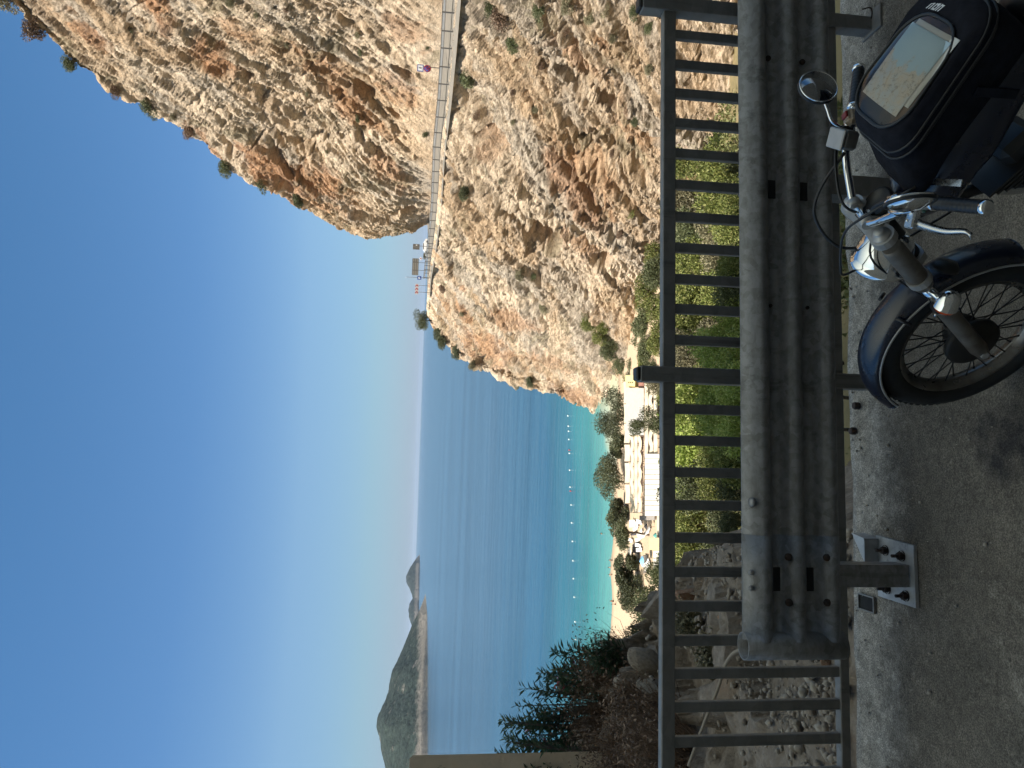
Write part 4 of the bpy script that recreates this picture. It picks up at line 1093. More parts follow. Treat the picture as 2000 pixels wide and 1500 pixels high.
# ------------------------------------------------------------------ tank bag with its clear map pocket
def rrect(x0, x1, w0, w1, r, n=6):
    """rounded outline, x0 front, x1 back, half-widths w0 at the front and w1 at the back"""
    cs = [((x0 - r, w0 - r), 0), ((x1 + r, w1 - r), 1), ((x1 + r, -w1 + r), 2), ((x0 - r, -w0 + r), 3)]
    out = []
    for (cx, cy_), q in cs:
        for k in range(n + 1):
            a = pi / 2 * (q + k / n); out.append((cx + r * cos(a), cy_ + r * sin(a)) if True else None)
    return out
def loop(x0, x1, w0, w1, r, zf, zb):
    return [np.array((x, y, zf + (zb - zf) * (x0 - x) / (x0 - x1))) for x, y in rrect(x0, x1, w0, w1, r)]
ZF, ZK = 1.015, .925
lv = [loop(-.54, -1.0, .11, .11, .05, .835, .755), loop(-.575, -1.02, .132, .128, .06, .88, .80), loop(-.625, -1.04, .135, .135, .07, .93, .85),
      loop(-.655, -1.045, .14, .14, .08, .955, .875), loop(-.652, -1.05, .146, .146, .08, .965, .882), loop(-.662, -1.048, .14, .14, .08, .972, .89), loop(-.668, -1.05, .144, .144, .08, .982, .90), loop(-.672, -1.048, .139, .139, .08, .99, .91),
      loop(-.690, -1.04, .138, .136, .085, 1.004, .921), loop(-.705, -1.03, .133, .130, .085, 1.013, .930), loop(-.725, -.985, .124, .115, .085, ZF + .003, ZK + .010)]
n = len(lv[0]); Pn = np.array([p for L in lv[:-1] for p in L]); Dn = np.stack([fbm(Pn * 16 + 7 * a, 3, 60 + a) - .5 for a in range(3)], 1) * .016
V = [tuple(p) for p in Pn + Dn] + [p for p in lv[-1]]
F = [(i * n + k, i * n + (k + 1) % n, (i + 1) * n + (k + 1) % n, (i + 1) * n + k) for i in range(len(lv) - 1) for k in range(n)]
bag = empty('tank_bag', mat=MBK); tag(bag, 'black nylon tank bag with a clear map pocket, strapped on the motorcycle tank', 'tank bag')
bb = MB(); bb.add(V, F, True); bb.f += [list(range(n))[::-1], [(len(lv) - 1) * n + k for k in range(n)]]; bb.sm += [False, False]; bb.mi += [0, 0]
bo_ = bb.build('body', M_CORD, bag)
zp = MB()
for i in (3, 4, 6): zp.tube(lv[i] + [lv[i][0]], .0035, 6, False)
zp.build('zip', M_VINYL, bag)
# pocket window
def PLASTIC():
    m, nt, b, out = newmat('clear_vinyl')
    b.inputs['Base Color'].default_value = (.9, .9, .88, 1); b.inputs['Roughness'].default_value = .12; b.inputs['IOR'].default_value = 1.4
    t = nt.nodes.new('ShaderNodeBsdfTransparent'); t.inputs[0].default_value = (.93, .93, .92, 1)
    gl = nt.nodes.new('ShaderNodeBsdfGlossy'); gl.inputs['Roughness'].default_value = .08
    fr = nd(nt, 'ShaderNodeFresnel', IOR=1.35); mx = nt.nodes.new('ShaderNodeMixShader')
    co = nt.nodes.new('ShaderNodeTexCoord').outputs['Object']; bp = nd(nt, 'ShaderNodeBump', Strength=.06, Distance=.004); nt.links.new(noise(nt, co, 14, 3), bp.inputs['Height']); nt.links.new(bp.outputs[0], gl.inputs['Normal'])
    nt.links.new(fr.outputs[0], mx.inputs[0]); nt.links.new(t.outputs[0], mx.inputs[1]); nt.links.new(gl.outputs[0], mx.inputs[2]); nt.links.new(mx.outputs[0], out.inputs[0]); return m
LASTL = lv[-1]
Z0 = lambda x: ZF + .003 + (ZK + .010 - ZF - .003) * (-.725 - x) / .26
def top_pt(u, v, up=0.0):
    """u 0 front .. 1 back, v -1 right .. 1 left on the bag's sloping top"""
    x = -.725 - .26 * u; return np.array((x, v * .12, Z0(x) + .010 * max(0, 1 - v * v) * max(0, 1 - (2 * u - 1) ** 2) + up))
def sheet(name, us, vs_, up, mat, parent, th=0.0012):
    V = [top_pt(u, v, up) for u in us for v in vs_]; f = grid_faces(len(us), len(vs_))
    q = MB(); q.add(V, [tuple(a) for a in f], True); q.add([p - np.array((0, 0, th)) for p in V], [tuple(a[::-1]) for a in f], True); return q.build(name, mat, parent)
def pane(name, up, mat, th=.001):
    c = np.mean(LASTL, axis=0); q = MB(); V = []; ks = (1.0, .8, .6, .4, .2, .05)
    for k in ks:
        for p in LASTL:
            x, y = c[0] + (p[0] - c[0]) * k, c[1] + (p[1] - c[1]) * k
            V.append(np.array((x, y, Z0(x) + .010 * (1 - k * k) + up * (.3 + .7 * (k < 1)))))
    m_ = len(LASTL); q.add(V, [(i * m_ + j, i * m_ + (j + 1) % m_, (i + 1) * m_ + (j + 1) % m_, (i + 1) * m_ + j) for i in range(len(ks) - 1) for j in range(m_)] + [[(len(ks) - 1) * m_ + j for j in range(m_)]], True)
    return q.build(name, mat, bag)
M_LINING = pmat('pocket_lining', (.032, .032, .042), .35, c2=(.13, .075, .045), sc=6, lo=.45, hi=.6)
pane('pocket_lining', .002, M_LINING)
pane('map_window', .012, PLASTIC())
MB().tube([p + np.array((0, 0, .004)) for p in LASTL] + [LASTL[0] + np.array((0, 0, .004))], .005, 6, False).build('pocket_piping', M_VINYL, bag)
# white maker's mark: a slanted block of three joined letter-like strokes on the rear corner
lg = MB()
c0 = np.array((-1.035, -.055, .948)); ux = np.array((0, -.0, 0)) + np.array((-.0, .0, 0))
def lp(a, b_): return np.array((-.990 - .030 * b_ - .006 * a, -.075 + .055 * a + .014 * b_, Z0(-.99) + .0065 - .0125 * b_))
for x0 in (0, .36, .70):
    for (a0, b0, a1, b1) in ((0, 0, .08, 1), (0, .85, .26, 1), (0, .42, .26, .56), (.18, 0, .26, .5)) if x0 != .36 else ((0, 0, .08, 1), (.2, 0, .28, 1), (0, 0, .26, .15), (.1, .4, .2, .7)):
        lg.add([lp(x0 + a0, b0), lp(x0 + a1, b0), lp(x0 + a1, b1), lp(x0 + a0, b1)], [(0, 1, 2, 3)])
lg.build('white_mark', pmat('white_print', (.62, .63, .64), .6), bag)
MB().tube(arc([(-1.045, -.05, .885), (-1.075, -.07, .90), (-1.05, -.10, .885)], 4), .008, 8).build('carry_loop', M_CORD, bag)
for sg in (1, -1): MB().box((-.86, sg * .138, .80), (.025, .006, .12), None, .002).build('strap', M_CORD, bag)

# the folded road map inside the pocket
def MAPMAT():
    m, nt, b, out = newmat('printed_map')
    co = nt.nodes.new('ShaderNodeTexCoord').outputs['Object']
    mp = nd(nt, 'ShaderNodeMapping'); mp.inputs['Location'].default_value = (.80, 0, -.95); nt.links.new(co, mp.inputs[0]); c0 = mp.outputs[0]
    sx = nt.nodes.new('ShaderNodeSeparateXYZ'); nt.links.new(co, sx.inputs[0])
    nz = noise(nt, co, 22, 6, .6)
    k = nd(nt, 'ShaderNodeMath', _operation='MULTIPLY_ADD', i1=.16); nt.links.new(nz, k.inputs[0]); nt.links.new(sx.outputs[0], k.inputs[2])
    land = nd(nt, 'ShaderNodeMapRange', i1=-.80, i2=-.785, i3=0, i4=1); nt.links.new(k.outputs[0], land.inputs[0])
    sea_ = mix(nt, noise(nt, co, 9, 3), (.36, .50, .60), (.50, .62, .68))
    lnd = mix(nt, ramp(nt, noise(nt, co, 35, 6, .7), [(.4, 0), (.6, 1)]), (.50, .52, .53), (.60, .52, .42))
    lnd = mix(nt, ramp(nt, noise(nt, co, 70, 6, .75), [(.54, 0), (.6, .6)]), lnd, (.20, .22, .24))
    c = mix(nt, land.outputs[0], sea_, lnd)
    wv = nd(nt, 'ShaderNodeTexVoronoi', _feature='DISTANCE_TO_EDGE', Scale=38); nt.links.new(co, wv.inputs['Vector'])
    rd = ramp(nt, wv.outputs['Distance'], [(0, .6), (.03, 0)])
    c = mix(nt, nd(nt, 'ShaderNodeMath', _operation='MULTIPLY').outputs[0] if False else rd, c, (.45, .36, .26))
    c = mix(nt, land.outputs[0], sea_, c)
    nt.links.new(c, b.inputs['Base Color']); b.inputs['Roughness'].default_value = .6
    return m
mo = empty('road_map', mat=MBK); tag(mo, 'folded road map with blue sea and pale land, lying in the tank bag pocket', 'map')
M_MAP = MAPMAT(); M_PAPER = pmat('map_paper', (.62, .61, .58), .7)
sheet('map_face', np.linspace(.17, .88, 10), np.linspace(-.68, .80, 10), .0075, M_MAP, mo)
sheet('map_fold', np.linspace(.28, .93, 10), np.linspace(.70, .93, 5), .0055, M_PAPER, mo)
sheet('map_back', np.linspace(.26, .925, 10), np.linspace(-.60, .70, 8), .004, M_PAPER, mo)
# ------------------------------------------------------------------ foliage
rng = np.random.default_rng(11)
def leaves(C, N, L, W, droop=0.0, rg=rng):
    """folded leaf quads centred C (n,3), pointing along N, length L, width W"""
    n = len(C)
    N = N / (np.linalg.norm(N, axis=1, keepdims=True) + 1e-9)
    r = rg.normal(size=(n, 3)); S = np.cross(N, r); S /= np.linalg.norm(S, axis=1, keepdims=True) + 1e-9
    U = np.cross(N, S)
    L = (L * rg.uniform(.6, 1.3, (n, 1))); W = (W * rg.uniform(.7, 1.2, (n, 1)))
    a = C; b = C + N * L * .45 + S * W * .5 + U * W * .15; c = C + N * L - np.array([0, 0, droop]) * L; d = C + N * L * .45 - S * W * .5 + U * W * .15
    V = np.stack([a, b, c, d], 1).reshape(-1, 3)
    F = np.arange(n * 4).reshape(n, 4)
    return V, F

def lobes_of(n, r, h, rg, flat=.75, spread=.62):
    out = []
    for i in range(n):
        a = rg.uniform(0, 2 * pi); q = r * spread * sqrt(rg.uniform(0.05, 1)); z = h * rg.uniform(.18, .82)
        k = rg.uniform(.32, .52) * r * (1 - .25 * abs(z / h - .5))
        out.append((q * cos(a), q * sin(a), z, k, k * flat))
    return out

def crown_mesh(name, r, h, nl, nleaf, L, W, seed, flat=.75, up=.3, spread=.62, inner=.25):
    rg = np.random.default_rng(seed); lb = lobes_of(nl, r, h, rg, flat, spread)
    Cs = []; Ns = []
    wts = np.array([l[3] ** 2 for l in lb]); cnt = (nleaf * wts / wts.sum()).astype(int) + 1
    for (x, y, z, k, kz), m_ in zip(lb, cnt):
        v = rg.normal(size=(m_, 3)); v /= np.linalg.norm(v, axis=1, keepdims=True)
        rad = np.where(rg.uniform(size=m_) < inner, rg.uniform(.3, 1, m_), rg.uniform(.82, 1.12, m_))
        # twiggy outline: push some sprays outwards together
        spr = 1 + .28 * (np.sin(v[:, 0] * 7 + x * 3) * np.sin(v[:, 1] * 6 + y * 5) * np.sin(v[:, 2] * 8 + z))
        p = v * (rad * spr)[:, None] * np.array([k, k, kz]) + np.array([x, y, z])
        p[:, 2] = np.maximum(p[:, 2], .02 * h)
        Cs.append(p); Ns.append(v + rg.normal(size=(m_, 3)) * .7 + np.array([0, 0, up]))
    V, F = leaves(np.concatenate(Cs), np.concatenate(Ns), L, W, .2, rg)
    return np_mesh(name, V, F, False)

def stems_mesh(name, r, h, n, rad, seed, trunk=0.0, lean=.0):
    """tapering limbs from the foot into the crown"""
    rg = np.random.default_rng(seed); q = MB()
    if trunk > 0:
        t = arc([(0, 0, -.3), (.06 * r * lean, .03, trunk * .5), (.15 * r * lean, .08 * r, trunk)], 4); q.tube(t, list(np.linspace(rad, rad * .72, len(t))), 8)
        b0 = np.array(t[-1])
    else: b0 = np.array((0, 0, -.1))
    for i in range(n):
        a = 2 * pi * i / n + rg.uniform(-.4, .4); e = np.array((cos(a) * r * rg.uniform(.4, .8), sin(a) * r * rg.uniform(.4, .8), h * rg.uniform(.5, .85)))
        md = b0 * .5 + e * .5 + np.array((-e[0] * .12, -e[1] * .12, h * .06))
        p = arc([b0, md, e], 4); q.tube(p, list(np.linspace(rad * .6, rad * .12, len(p))), 6)
        for j in range(2):
            f_ = md * .4 + e * .6; g_ = f_ + rg.normal(size=3) * r * .22 + np.array((0, 0, .1 * h)); q.tube([f_, g_], [rad * .2, rad * .06], 5)
    return q.mesh(name)

M_OLIVE = leafmat('olive_leaves', (.055, .070, .030), (.11, .125, .060), (.17, .18, .10), .2)
M_GREY = leafmat('grey_scrub_leaves', (.11, .105, .06), (.19, .175, .105), (.27, .24, .15), .15)
M_BRIGHT = leafmat('fig_leaves', (.18, .25, .05), (.34, .41, .11), (.50, .53, .21), .42)
M_YELLOW = leafmat('maquis_leaves', (.085, .11, .030), (.18, .205, .055), (.32, .31, .12), .25)
M_PINE = leafmat('dark_needles', (.050, .062, .032), (.090, .105, .055), (.15, .155, .09), .15)
M_OLEAN = leafmat('oleander_leaves', (.030, .062, .032), (.065, .11, .056), (.11, .15, .095), .25)
M_DRY = leafmat('dry_brush', (.10, .065, .040), (.19, .125, .085), (.28, .20, .14), .15)
M_BARK = pmat('bark', (.10, .075, .055), .9, c2=(.17, .14, .11), sc=6, bmp=(14, .6, .03))
M_TWIG = pmat('dry_twig', (.26, .22, .17), .9)

def plant(name, label, cat, loc, crown, wood, mats, scale=1.0, rot=0.0, group=None, sz_=1.0, part='crown'):
    t = empty(name, loc); t.rotation_euler = (0, 0, rot); t.scale = (scale, scale, scale * sz_)
    tag(t, label, cat, group)
    if not crown.materials: crown.materials.append(mats[0])
    c = link(part, crown, None, t)
    if c.data.materials[0] != mats[0]:
        c.material_slots[0].link = 'OBJECT'; c.material_slots[0].material = mats[0]
    if wood is not None:
        if not wood.materials: wood.materials.append(mats[1])
        link('trunk' if part == 'crown' else 'stem', wood, None, t)
    return t

# unit crowns (radius about 1 m) shared by the repeats
FINE = [crown_mesh('shrub_crown', 1, 1.1, 9, 2600, .13, .07, 100 + i, .8) for i in range(4)]
MED = [crown_mesh('bush_crown', 1, 1.25, 11, 5200, .105, .055, 120 + i, .8, spread=.7) for i in range(4)]
BIGL = [crown_mesh('fig_crown', 1, 1.2, 12, 5200, .085, .07, 140 + i, .8, spread=.72) for i in range(3)]
TREE = [crown_mesh('tree_crown', 1, 1.1, 15, 7000, .085, .04, 160 + i, .62, spread=.82, inner=.3) for i in range(4)]
SW = [stems_mesh('shrub_stem', .9, 1.0, 5, .05, 180 + i) for i in range(2)]
TW = [stems_mesh('tree_trunk', .9, 1.0, 6, .055, 190 + i, .28, 1.0 - 2 * i) for i in range(2)]

def spot(Gd, X, Y):
    """point of a built cliff whose picture position is nearest to X, Y"""
    q = proj(Gd.reshape(-1, 3)); d = (q[:, 0] - X) ** 2 + (q[:, 1] - Y) ** 2
    near = np.where(d < d.min() + 16)[0]; P_ = Gd.reshape(-1, 3)[near]
    return P_[np.argmin(np.linalg.norm(P_ - EYE, axis=1))]

def size_at(p, px): return px * np.linalg.norm(np.asarray(p) - EYE) / FPX

# shrubs along the skyline of the upper cliff: X, Y, width px, kind, label
k = 0
for X, Y, w_, kd, lab in ((12, 14, 46, 'g', 'grey shrub at the very top of the upper cliff skyline, highest of all'),
        (62, 84, 48, 'd', 'brownish shrub patch on the skyline, second from the top of the upper cliff'),
        (122, 130, 36, 'o', 'round green shrub standing clear of the skyline below the brownish patch'),
        (232, 180, 32, 'd', 'small brown shrub on the upper cliff skyline above the broad green one'),
        (296, 214, 44, 'o', 'broad green shrub on the skyline about a third of the way down the upper cliff'),
        (338, 230, 18, 'g', 'tiny shrub just below the broad green one on the upper cliff skyline'),
        (375, 258, 34, 'd', 'low reddish brush on the skyline halfway down the upper cliff'),
        (445, 330, 44, 'o', 'largest dark green shrub on the lower half of the upper cliff skyline'),
        (518, 362, 34, 'o', 'flat green shrub on the skyline right below the largest dark green one'),
        (592, 388, 36, 'o', 'green shrub on the skyline three quarters of the way down the upper cliff'),
        (652, 414, 14, 'g', 'smallest tuft near the foot of the upper cliff skyline')):
    p = spot(UPP[:, 180:440], X, Y) + np.array([0, 0, -.3]); r = size_at(p, w_) / 2
    plant('skyline_shrub', lab, 'shrub', p, FINE[k % 4], SW[k % 2], ({'g': M_GREY, 'd': M_DRY, 'o': M_OLIVE}[kd], M_BARK), r, k * 1.7, 'shrubs on the skyline of the upper cliff', .8); k += 1

# shrubs clinging to the faces; words are fixed by the nearest feature of the wall
LAND = [('the big dark hollow', 1128, 186), ('the lower dark hollow by the tree line', 1175, 508), ('the second large hollow', 1072, 452), ('the blue-framed road sign', 825, 132), ('the chevron board', 815, 562),
        ('the tan signboard', 810, 520), ('the lone tree on the headland', 816, 625), ('the right railing post', 1255, 8), ('the middle railing post', 1255, 730), ('the rust-red stain high on the cliff', 300, 20), ('the dark cleft over the road', 708, 195), ('the small square sign', 812, 482), ('the bushes at the headland edge', 870, 668)]
used = set()
def where(X, Y):
    o_ = sorted(LAND, key=lambda l: (l[1] - X) ** 2 + (l[2] - Y) ** 2)
    for nm, a, b_ in o_:
        dx, dy = b_ - Y, X - a                       # to the real right, downwards
        D = sqrt(dx * dx + dy * dy)
        dist = 'just ' if D < 60 else 'a little way ' if D < 120 else 'well ' if D < 220 else 'far '
        v = '' if abs(dy) < .45 * abs(dx) else ('below' if dy > 0 else 'above')
        hsd = '' if abs(dx) < .45 * abs(dy) else ('right of' if dx > 0 else 'left of')
        rel = (v + ' and ' + hsd) if v and hsd else (v or hsd)
        yield f'{dist}{rel} {nm}'
def unique(pre, X, Y):
    for t in where(X, Y):
        s = f'{pre}, {t}'
        if s not in used and len(s.split()) <= 16: used.add(s); return s
    return None
def face_shrubs(Gd, items, which, grp):
    global k
    for X, Y, w_, kd in items:
        p = spot(Gd, X, Y); r = size_at(p, w_) / 2
        sz_word = 'tiny' if w_ < 14 else 'small' if w_ < 22 else 'medium' if w_ < 36 else 'large'
        cw = {'g': 'grey-green', 'd': 'dry brown', 'o': 'dark green', 'y': 'yellow-green'}[kd]
        lab = unique(f'{sz_word} {cw} shrub on the {which}', X, Y)
        if lab is None: continue
        plant('cliff_shrub', lab, 'shrub', p + np.array([.1, .1, -.35 * r]), FINE[k % 4], SW[k % 2], ({'g': M_GREY, 'd': M_DRY, 'o': M_OLIVE, 'y': M_YELLOW}[kd], M_BARK), r, k * 1.3, grp, .85); k += 1
rg = np.random.default_rng(5)
UP_IT = [(455, 6, 26, 'g'), (500, 30, 16, 'g'), (700, 70, 18, 'g'), (560, 90, 14, 'g'), (705, 105, 16, 'o'), (600, 185, 14, 'g'), (700, 235, 16, 'o'), (835, 262, 18, 'o'), (640, 300, 12, 'g'), (255, 58, 16, 'o'), (560, 20, 16, 'd'), (840, 95, 14, 'o'), (660, 262, 12, 'd')]
face_shrubs(UPP[:, 8:330], UP_IT, 'upper cliff', 'shrubs on the upper cliff face')
LO_IT = [(985, 38, 62, 'd'), (960, 15, 40, 'o'), (918, 155, 48, 'o'), (1000, 88, 46, 'o'), (1060, 20, 44, 'o'), (1110, 15, 40, 'g'), (1055, 55, 26, 'g'), (1150, 40, 34, 'g'), (1200, 75, 26, 'g'), (1270, 60, 30, 'o'), (1240, 30, 30, 'o'), (1045, 215, 24, 'g'), (935, 225, 24, 'd'), (1005, 240, 18, 'g'), (905, 378, 34, 'o'), (1240, 240, 24, 'o'), (980, 355, 14, 'g'), (1020, 532, 34, 'g'), (1045, 540, 22, 'o'), (862, 565, 24, 'd'), (1060, 605, 30, 'g'), (1190, 612, 40, 'g'), (905, 615, 16, 'g'), (860, 250, 18, 'd'), (1195, 300, 18, 'd'), (1110, 60, 24, 'd'), (1185, 25, 30, 'g'), (1265, 140, 26, 'g'), (1000, 180, 16, 'd'), (1220, 470, 22, 'd'), (1240, 420, 26, 'y'), (1060, 130, 20, 'd')]
face_shrubs(LOW[:, 10:400], LO_IT, 'lower cliff', 'shrubs on the lower cliff face')

# the headland edge, against the sea
for X, Y, w_, kd, lab in ((818, 624, 34, 't', 'lone dark tree on the tip of the headland, against the sky'),
        (851, 658, 34, 'p', 'dark bush at the headland edge, highest of those against the sea'),
        (868, 678, 38, 'p', 'dark bush at the headland edge, between its two neighbours against the sea'),
        (888, 694, 30, 'p', 'dark bush at the headland edge, lowest of the clump against the sea'),
        (925, 716, 26, 'g', 'separate grey-green bush on the headland edge below the dark clump'),
        (1035, 752, 26, 'p', 'solitary dark bush halfway down the headland edge over the water')):
    if kd == 't':
        p = at_y(836, 626, 237); r = size_at(p, 36) / 2
        plant('headland_tree', lab, 'tree', p, TREE[0], TW[0], (M_PINE, M_BARK), r, .6, None, 1.35)
    else:
        p = spot(LOW, X + 4, Y - 6); r = size_at(p, w_) / 2
        plant('headland_bush', lab, 'bush', p + np.array([-.3, -.5, -.2 * r]), MED[k % 4], SW[k % 2], (M_PINE if kd == 'p' else M_GREY, M_BARK), r, k * .9, 'bushes on the edge of the headland', .85); k += 1

# ------------------------------------------------------------------ gorge vegetation behind the railing
BARS = [69, 127, 183, 241, 300, 361, 423.5, 484, 545, 603.5, 664, 731, 798.5, 860, 922, 986, 1049.6, 1116.3, 1183.5]
ORD = ['first', 'second', 'third', 'fourth', 'fifth', 'sixth', 'seventh', 'eighth', 'ninth', 'tenth', 'eleventh', 'twelfth']
def gap(Y):
    i = sum(1 for b_ in BARS if b_ < Y)              # bars to the right of it
    j = i - 12
    return f'{ORD[j]} gap left of the middle railing post' if j >= 0 else f'{ORD[-j - 1]} gap right of the middle railing post'
def gorge(items):
    global k
    for X, Y, y, w_, kd, extra in items:
        p = at_y(X, Y, y); r = size_at(p, w_ * 1.75) / 2
        zg = float(zland(p[0], p[1])) - .4
        h = max(p[2] - zg, r * .5)
        cr = {'y': MED, 'o': MED, 'b': BIGL, 'g': MED, 'd': FINE}[kd][k % 3]
        mt = {'y': M_YELLOW, 'o': M_OLIVE, 'b': M_BRIGHT, 'g': M_GREY, 'd': M_GREY}[kd]
        cw = {'y': 'yellow-green', 'o': 'dark green', 'b': 'bright broad-leaved', 'g': 'grey-green', 'd': 'pale grey-brown'}[kd]
        lab = f'{cw} bush {extra}, in the {gap(Y)}'
        if lab in used or len(lab.split()) > 16: continue
        used.add(lab)
        full = (p[2] + r * .55 - zg) / (1.2 * r); sz_ = min(max(full, .5), 1.15); z0 = p[2] + r * .55 - 1.2 * r * sz_
        t = plant('gorge_bush', lab, 'bush', (p[0], p[1], z0), cr, SW[k % 2], (mt, M_BARK), r, k * 1.1, 'bushes in the gorge behind the railing', sz_, 'foliage')
        if z0 > zg + .3: MB().tube([(0, 0, (zg - z0) / (r * sz_)), (.04, .03, .25)], [.07, .04], 7).build('trunk', M_BARK, t)
        k += 1
gorge([(1345, 392, 70, 62, 'g', 'high up'), (1395, 385, 48, 70, 'y', 'in the middle'), (1436, 395, 34, 60, 'y', 'low down'), (1330, 330, 76, 44, 'y', 'high up'), (1375, 330, 60, 46, 'y', 'in the middle'), (1425, 335, 50, 46, 'o', 'low down'), (1418, 270, 78, 44, 'b', 'low down'),
       (1338, 455, 64, 50, 'o', 'high up'), (1385, 455, 52, 50, 'd', 'in the middle'), (1430, 455, 36, 54, 'y', 'low down'), (1345, 515, 56, 56, 'y', 'high up'), (1392, 512, 44, 52, 'g', 'in the middle'), (1436, 515, 30, 58, 'y', 'low down'),
       (1340, 575, 52, 60, 'y', 'high up'), (1390, 578, 42, 58, 'y', 'in the middle'), (1434, 578, 30, 56, 'o', 'low down'), (1342, 634, 50, 58, 'y', 'high up'), (1392, 634, 42, 50, 'd', 'in the middle'), (1432, 630, 30, 60, 'b', 'low down'),
       (1335, 690, 48, 50, 'g', 'high up'), (1385, 695, 30, 70, 'b', 'in the middle'), (1432, 700, 24, 72, 'b', 'low down'), (1340, 770, 60, 80, 'b', 'high up'), (1395, 765, 30, 74, 'b', 'in the middle'), (1436, 770, 22, 70, 'b', 'low down'),
       (1338, 830, 56, 78, 'b', 'high up'), (1392, 830, 30, 66, 'b', 'in the middle'), (1434, 832, 23, 66, 'b', 'low down'), (1338, 890, 54, 74, 'b', 'high up'), (1388, 892, 34, 58, 'y', 'in the middle'), (1432, 893, 26, 62, 'y', 'low down'),
       (1342, 955, 44, 56, 'o', 'high up'), (1382, 950, 36, 46, 'y', 'in the middle'), (1432, 955, 28, 44, 'o', 'low down'), (1345, 1018, 46, 50, 'y', 'high up'), (1400, 1012, 36, 44, 'o', 'in the middle'), (1425, 1025, 28, 34, 'o', 'low down'),
       (1340, 1085, 46, 58, 'y', 'high up'), (1395, 1082, 34, 54, 'o', 'in the middle'), (1436, 1088, 26, 50, 'o', 'low down'), (1345, 1145, 40, 44, 'o', 'high up')])
gorge([(1316, 470, 104, 46, 'y', 'very high up'), (1318, 540, 106, 46, 'o', 'very high up'), (1316, 605, 108, 46, 'y', 'very high up'), (1318, 668, 104, 46, 'o', 'very high up'), (1322, 755, 104, 56, 'y', 'very high up'), (1320, 790, 108, 44, 'b', 'peeping out high'), (1322, 845, 104, 54, 'b', 'very high up'), (1320, 905, 100, 54, 'y', 'very high up'), (1320, 965, 98, 50, 'o', 'very high up'), (1320, 1030, 96, 50, 'y', 'very high up'), (1320, 1092, 92, 50, 'o', 'very high up'), (1316, 400, 92, 46, 'y', 'very high up')])
# dry floor of brush under the bushes
n = 70000; rg = np.random.default_rng(3)
y = 9 + 96 * rg.uniform(0, 1, n) ** 1.2; x = -(.30 * y) + rg.uniform(0, 1, n) * (.30 * y + .42 * y)
C = np.stack([x, y, zland(x, y) + (fbm(np.stack([x, y, 0 * x], 1) * .3, 3, 9) ** 2) * (.5 + 2.9 * sstep(44, 56, y)) * rg.uniform(0, 1, n)], 1)
V, F = leaves(C, rg.normal(size=(n, 3)) + np.array([0, 0, .6]), .36, .2, .1, rg)
o = link('undergrowth', np_mesh('undergrowth', V, F), leafmat('mixed_undergrowth', (.07, .085, .03), (.15, .16, .06), (.26, .22, .12), .2)); tag(o, 'low yellow-green undergrowth covering the gorge floor behind the railing', 'undergrowth', kind='stuff')

# trees and bushes at the foot of the opposite wall
for X, Y, y, w_, kd, nm, lab in ((1262, 560, 136, 76, 'y', 'gorge_tree', 'broad olive-green tree at the foot of the lower cliff'),
        (1258, 620, 142, 76, 'o', 'gorge_tree', 'tall green tree at the cliff foot right above the top rail, nearer the middle post'),
        (1272, 500, 126, 66, 'y', 'gorge_tree', 'olive-green tree at the cliff foot, rightmost above the top rail'),
        (1262, 680, 138, 60, 'o', 'gorge_tree', 'green bushy tree just right of the middle railing post top'),
        (1250, 590, 150, 60, 'y', 'gorge_tree', 'rounded olive-green tree between the two tallest trees at the cliff foot'), (1256, 655, 148, 62, 'o', 'gorge_tree', 'dark green tree at the cliff foot, closing the row beside the sand'), (1244, 640, 158, 50, 'y', 'gorge_tree', 'pale olive bushy tree set back against the foot of the lower cliff'), (1280, 535, 120, 70, 'o', 'gorge_tree', 'dark green tree half behind the top rail, right part of the row'), (1282, 600, 122, 70, 'y', 'gorge_tree', 'yellow-green tree half behind the top rail, middle of the row'), (1282, 660, 124, 64, 'y', 'gorge_tree', 'yellow-green tree half behind the top rail, nearest the middle post'), (1240, 700, 158, 44, 'o', 'gorge_tree', 'small dark tree at the cliff foot beside the kiosk'),
        (1262, 705, 142, 58, 'y', 'gorge_tree', 'olive-green bush on the sand path right of the middle railing post'), (1276, 722, 134, 46, 'o', 'gorge_tree', 'dark bush touching the right side of the middle railing post'), (1240, 722, 154, 46, 'o', 'gorge_tree', 'dark green bush above the top of the middle railing post'), (1224, 738, 160, 34, 'y', 'gorge_tree', 'small olive bush at the cliff end of the yellow kiosk'),
        (1145, 632, 172, 40, 'y', 'ledge_bush', 'green bush on the slanting ledge of the lower cliff, highest of four'),
        (1165, 652, 170, 46, 'y', 'ledge_bush', 'green bush on the slanting ledge of the lower cliff, second from the top'),
        (1185, 680, 168, 50, 'o', 'ledge_bush', 'green bush on the slanting ledge of the lower cliff, third from the top'),
        (1205, 712, 163, 54, 'o', 'ledge_bush', 'dark bush at the bottom of the slanting ledge, beside the yellow kiosk')):
    p = at_y(X, Y, y)
    if nm == 'ledge_bush':
        p = spot(LOW, X, Y)
    r = size_at(p, w_) / 2; z0 = p[2] - r * .7
    if nm == 'gorge_tree': z0 = min(z0, float(zland(p[0], p[1])) + .2)
    t = plant(nm, lab, 'tree' if nm == 'gorge_tree' else 'bush', (p[0], p[1], z0), MED[k % 4], TW[k % 2], (M_YELLOW if kd == 'y' else M_OLIVE, M_BARK), r, k * .8, 'greenery at the foot of the lower cliff', (p[2] + r * .55 - z0) / (1.25 * r)); k += 1

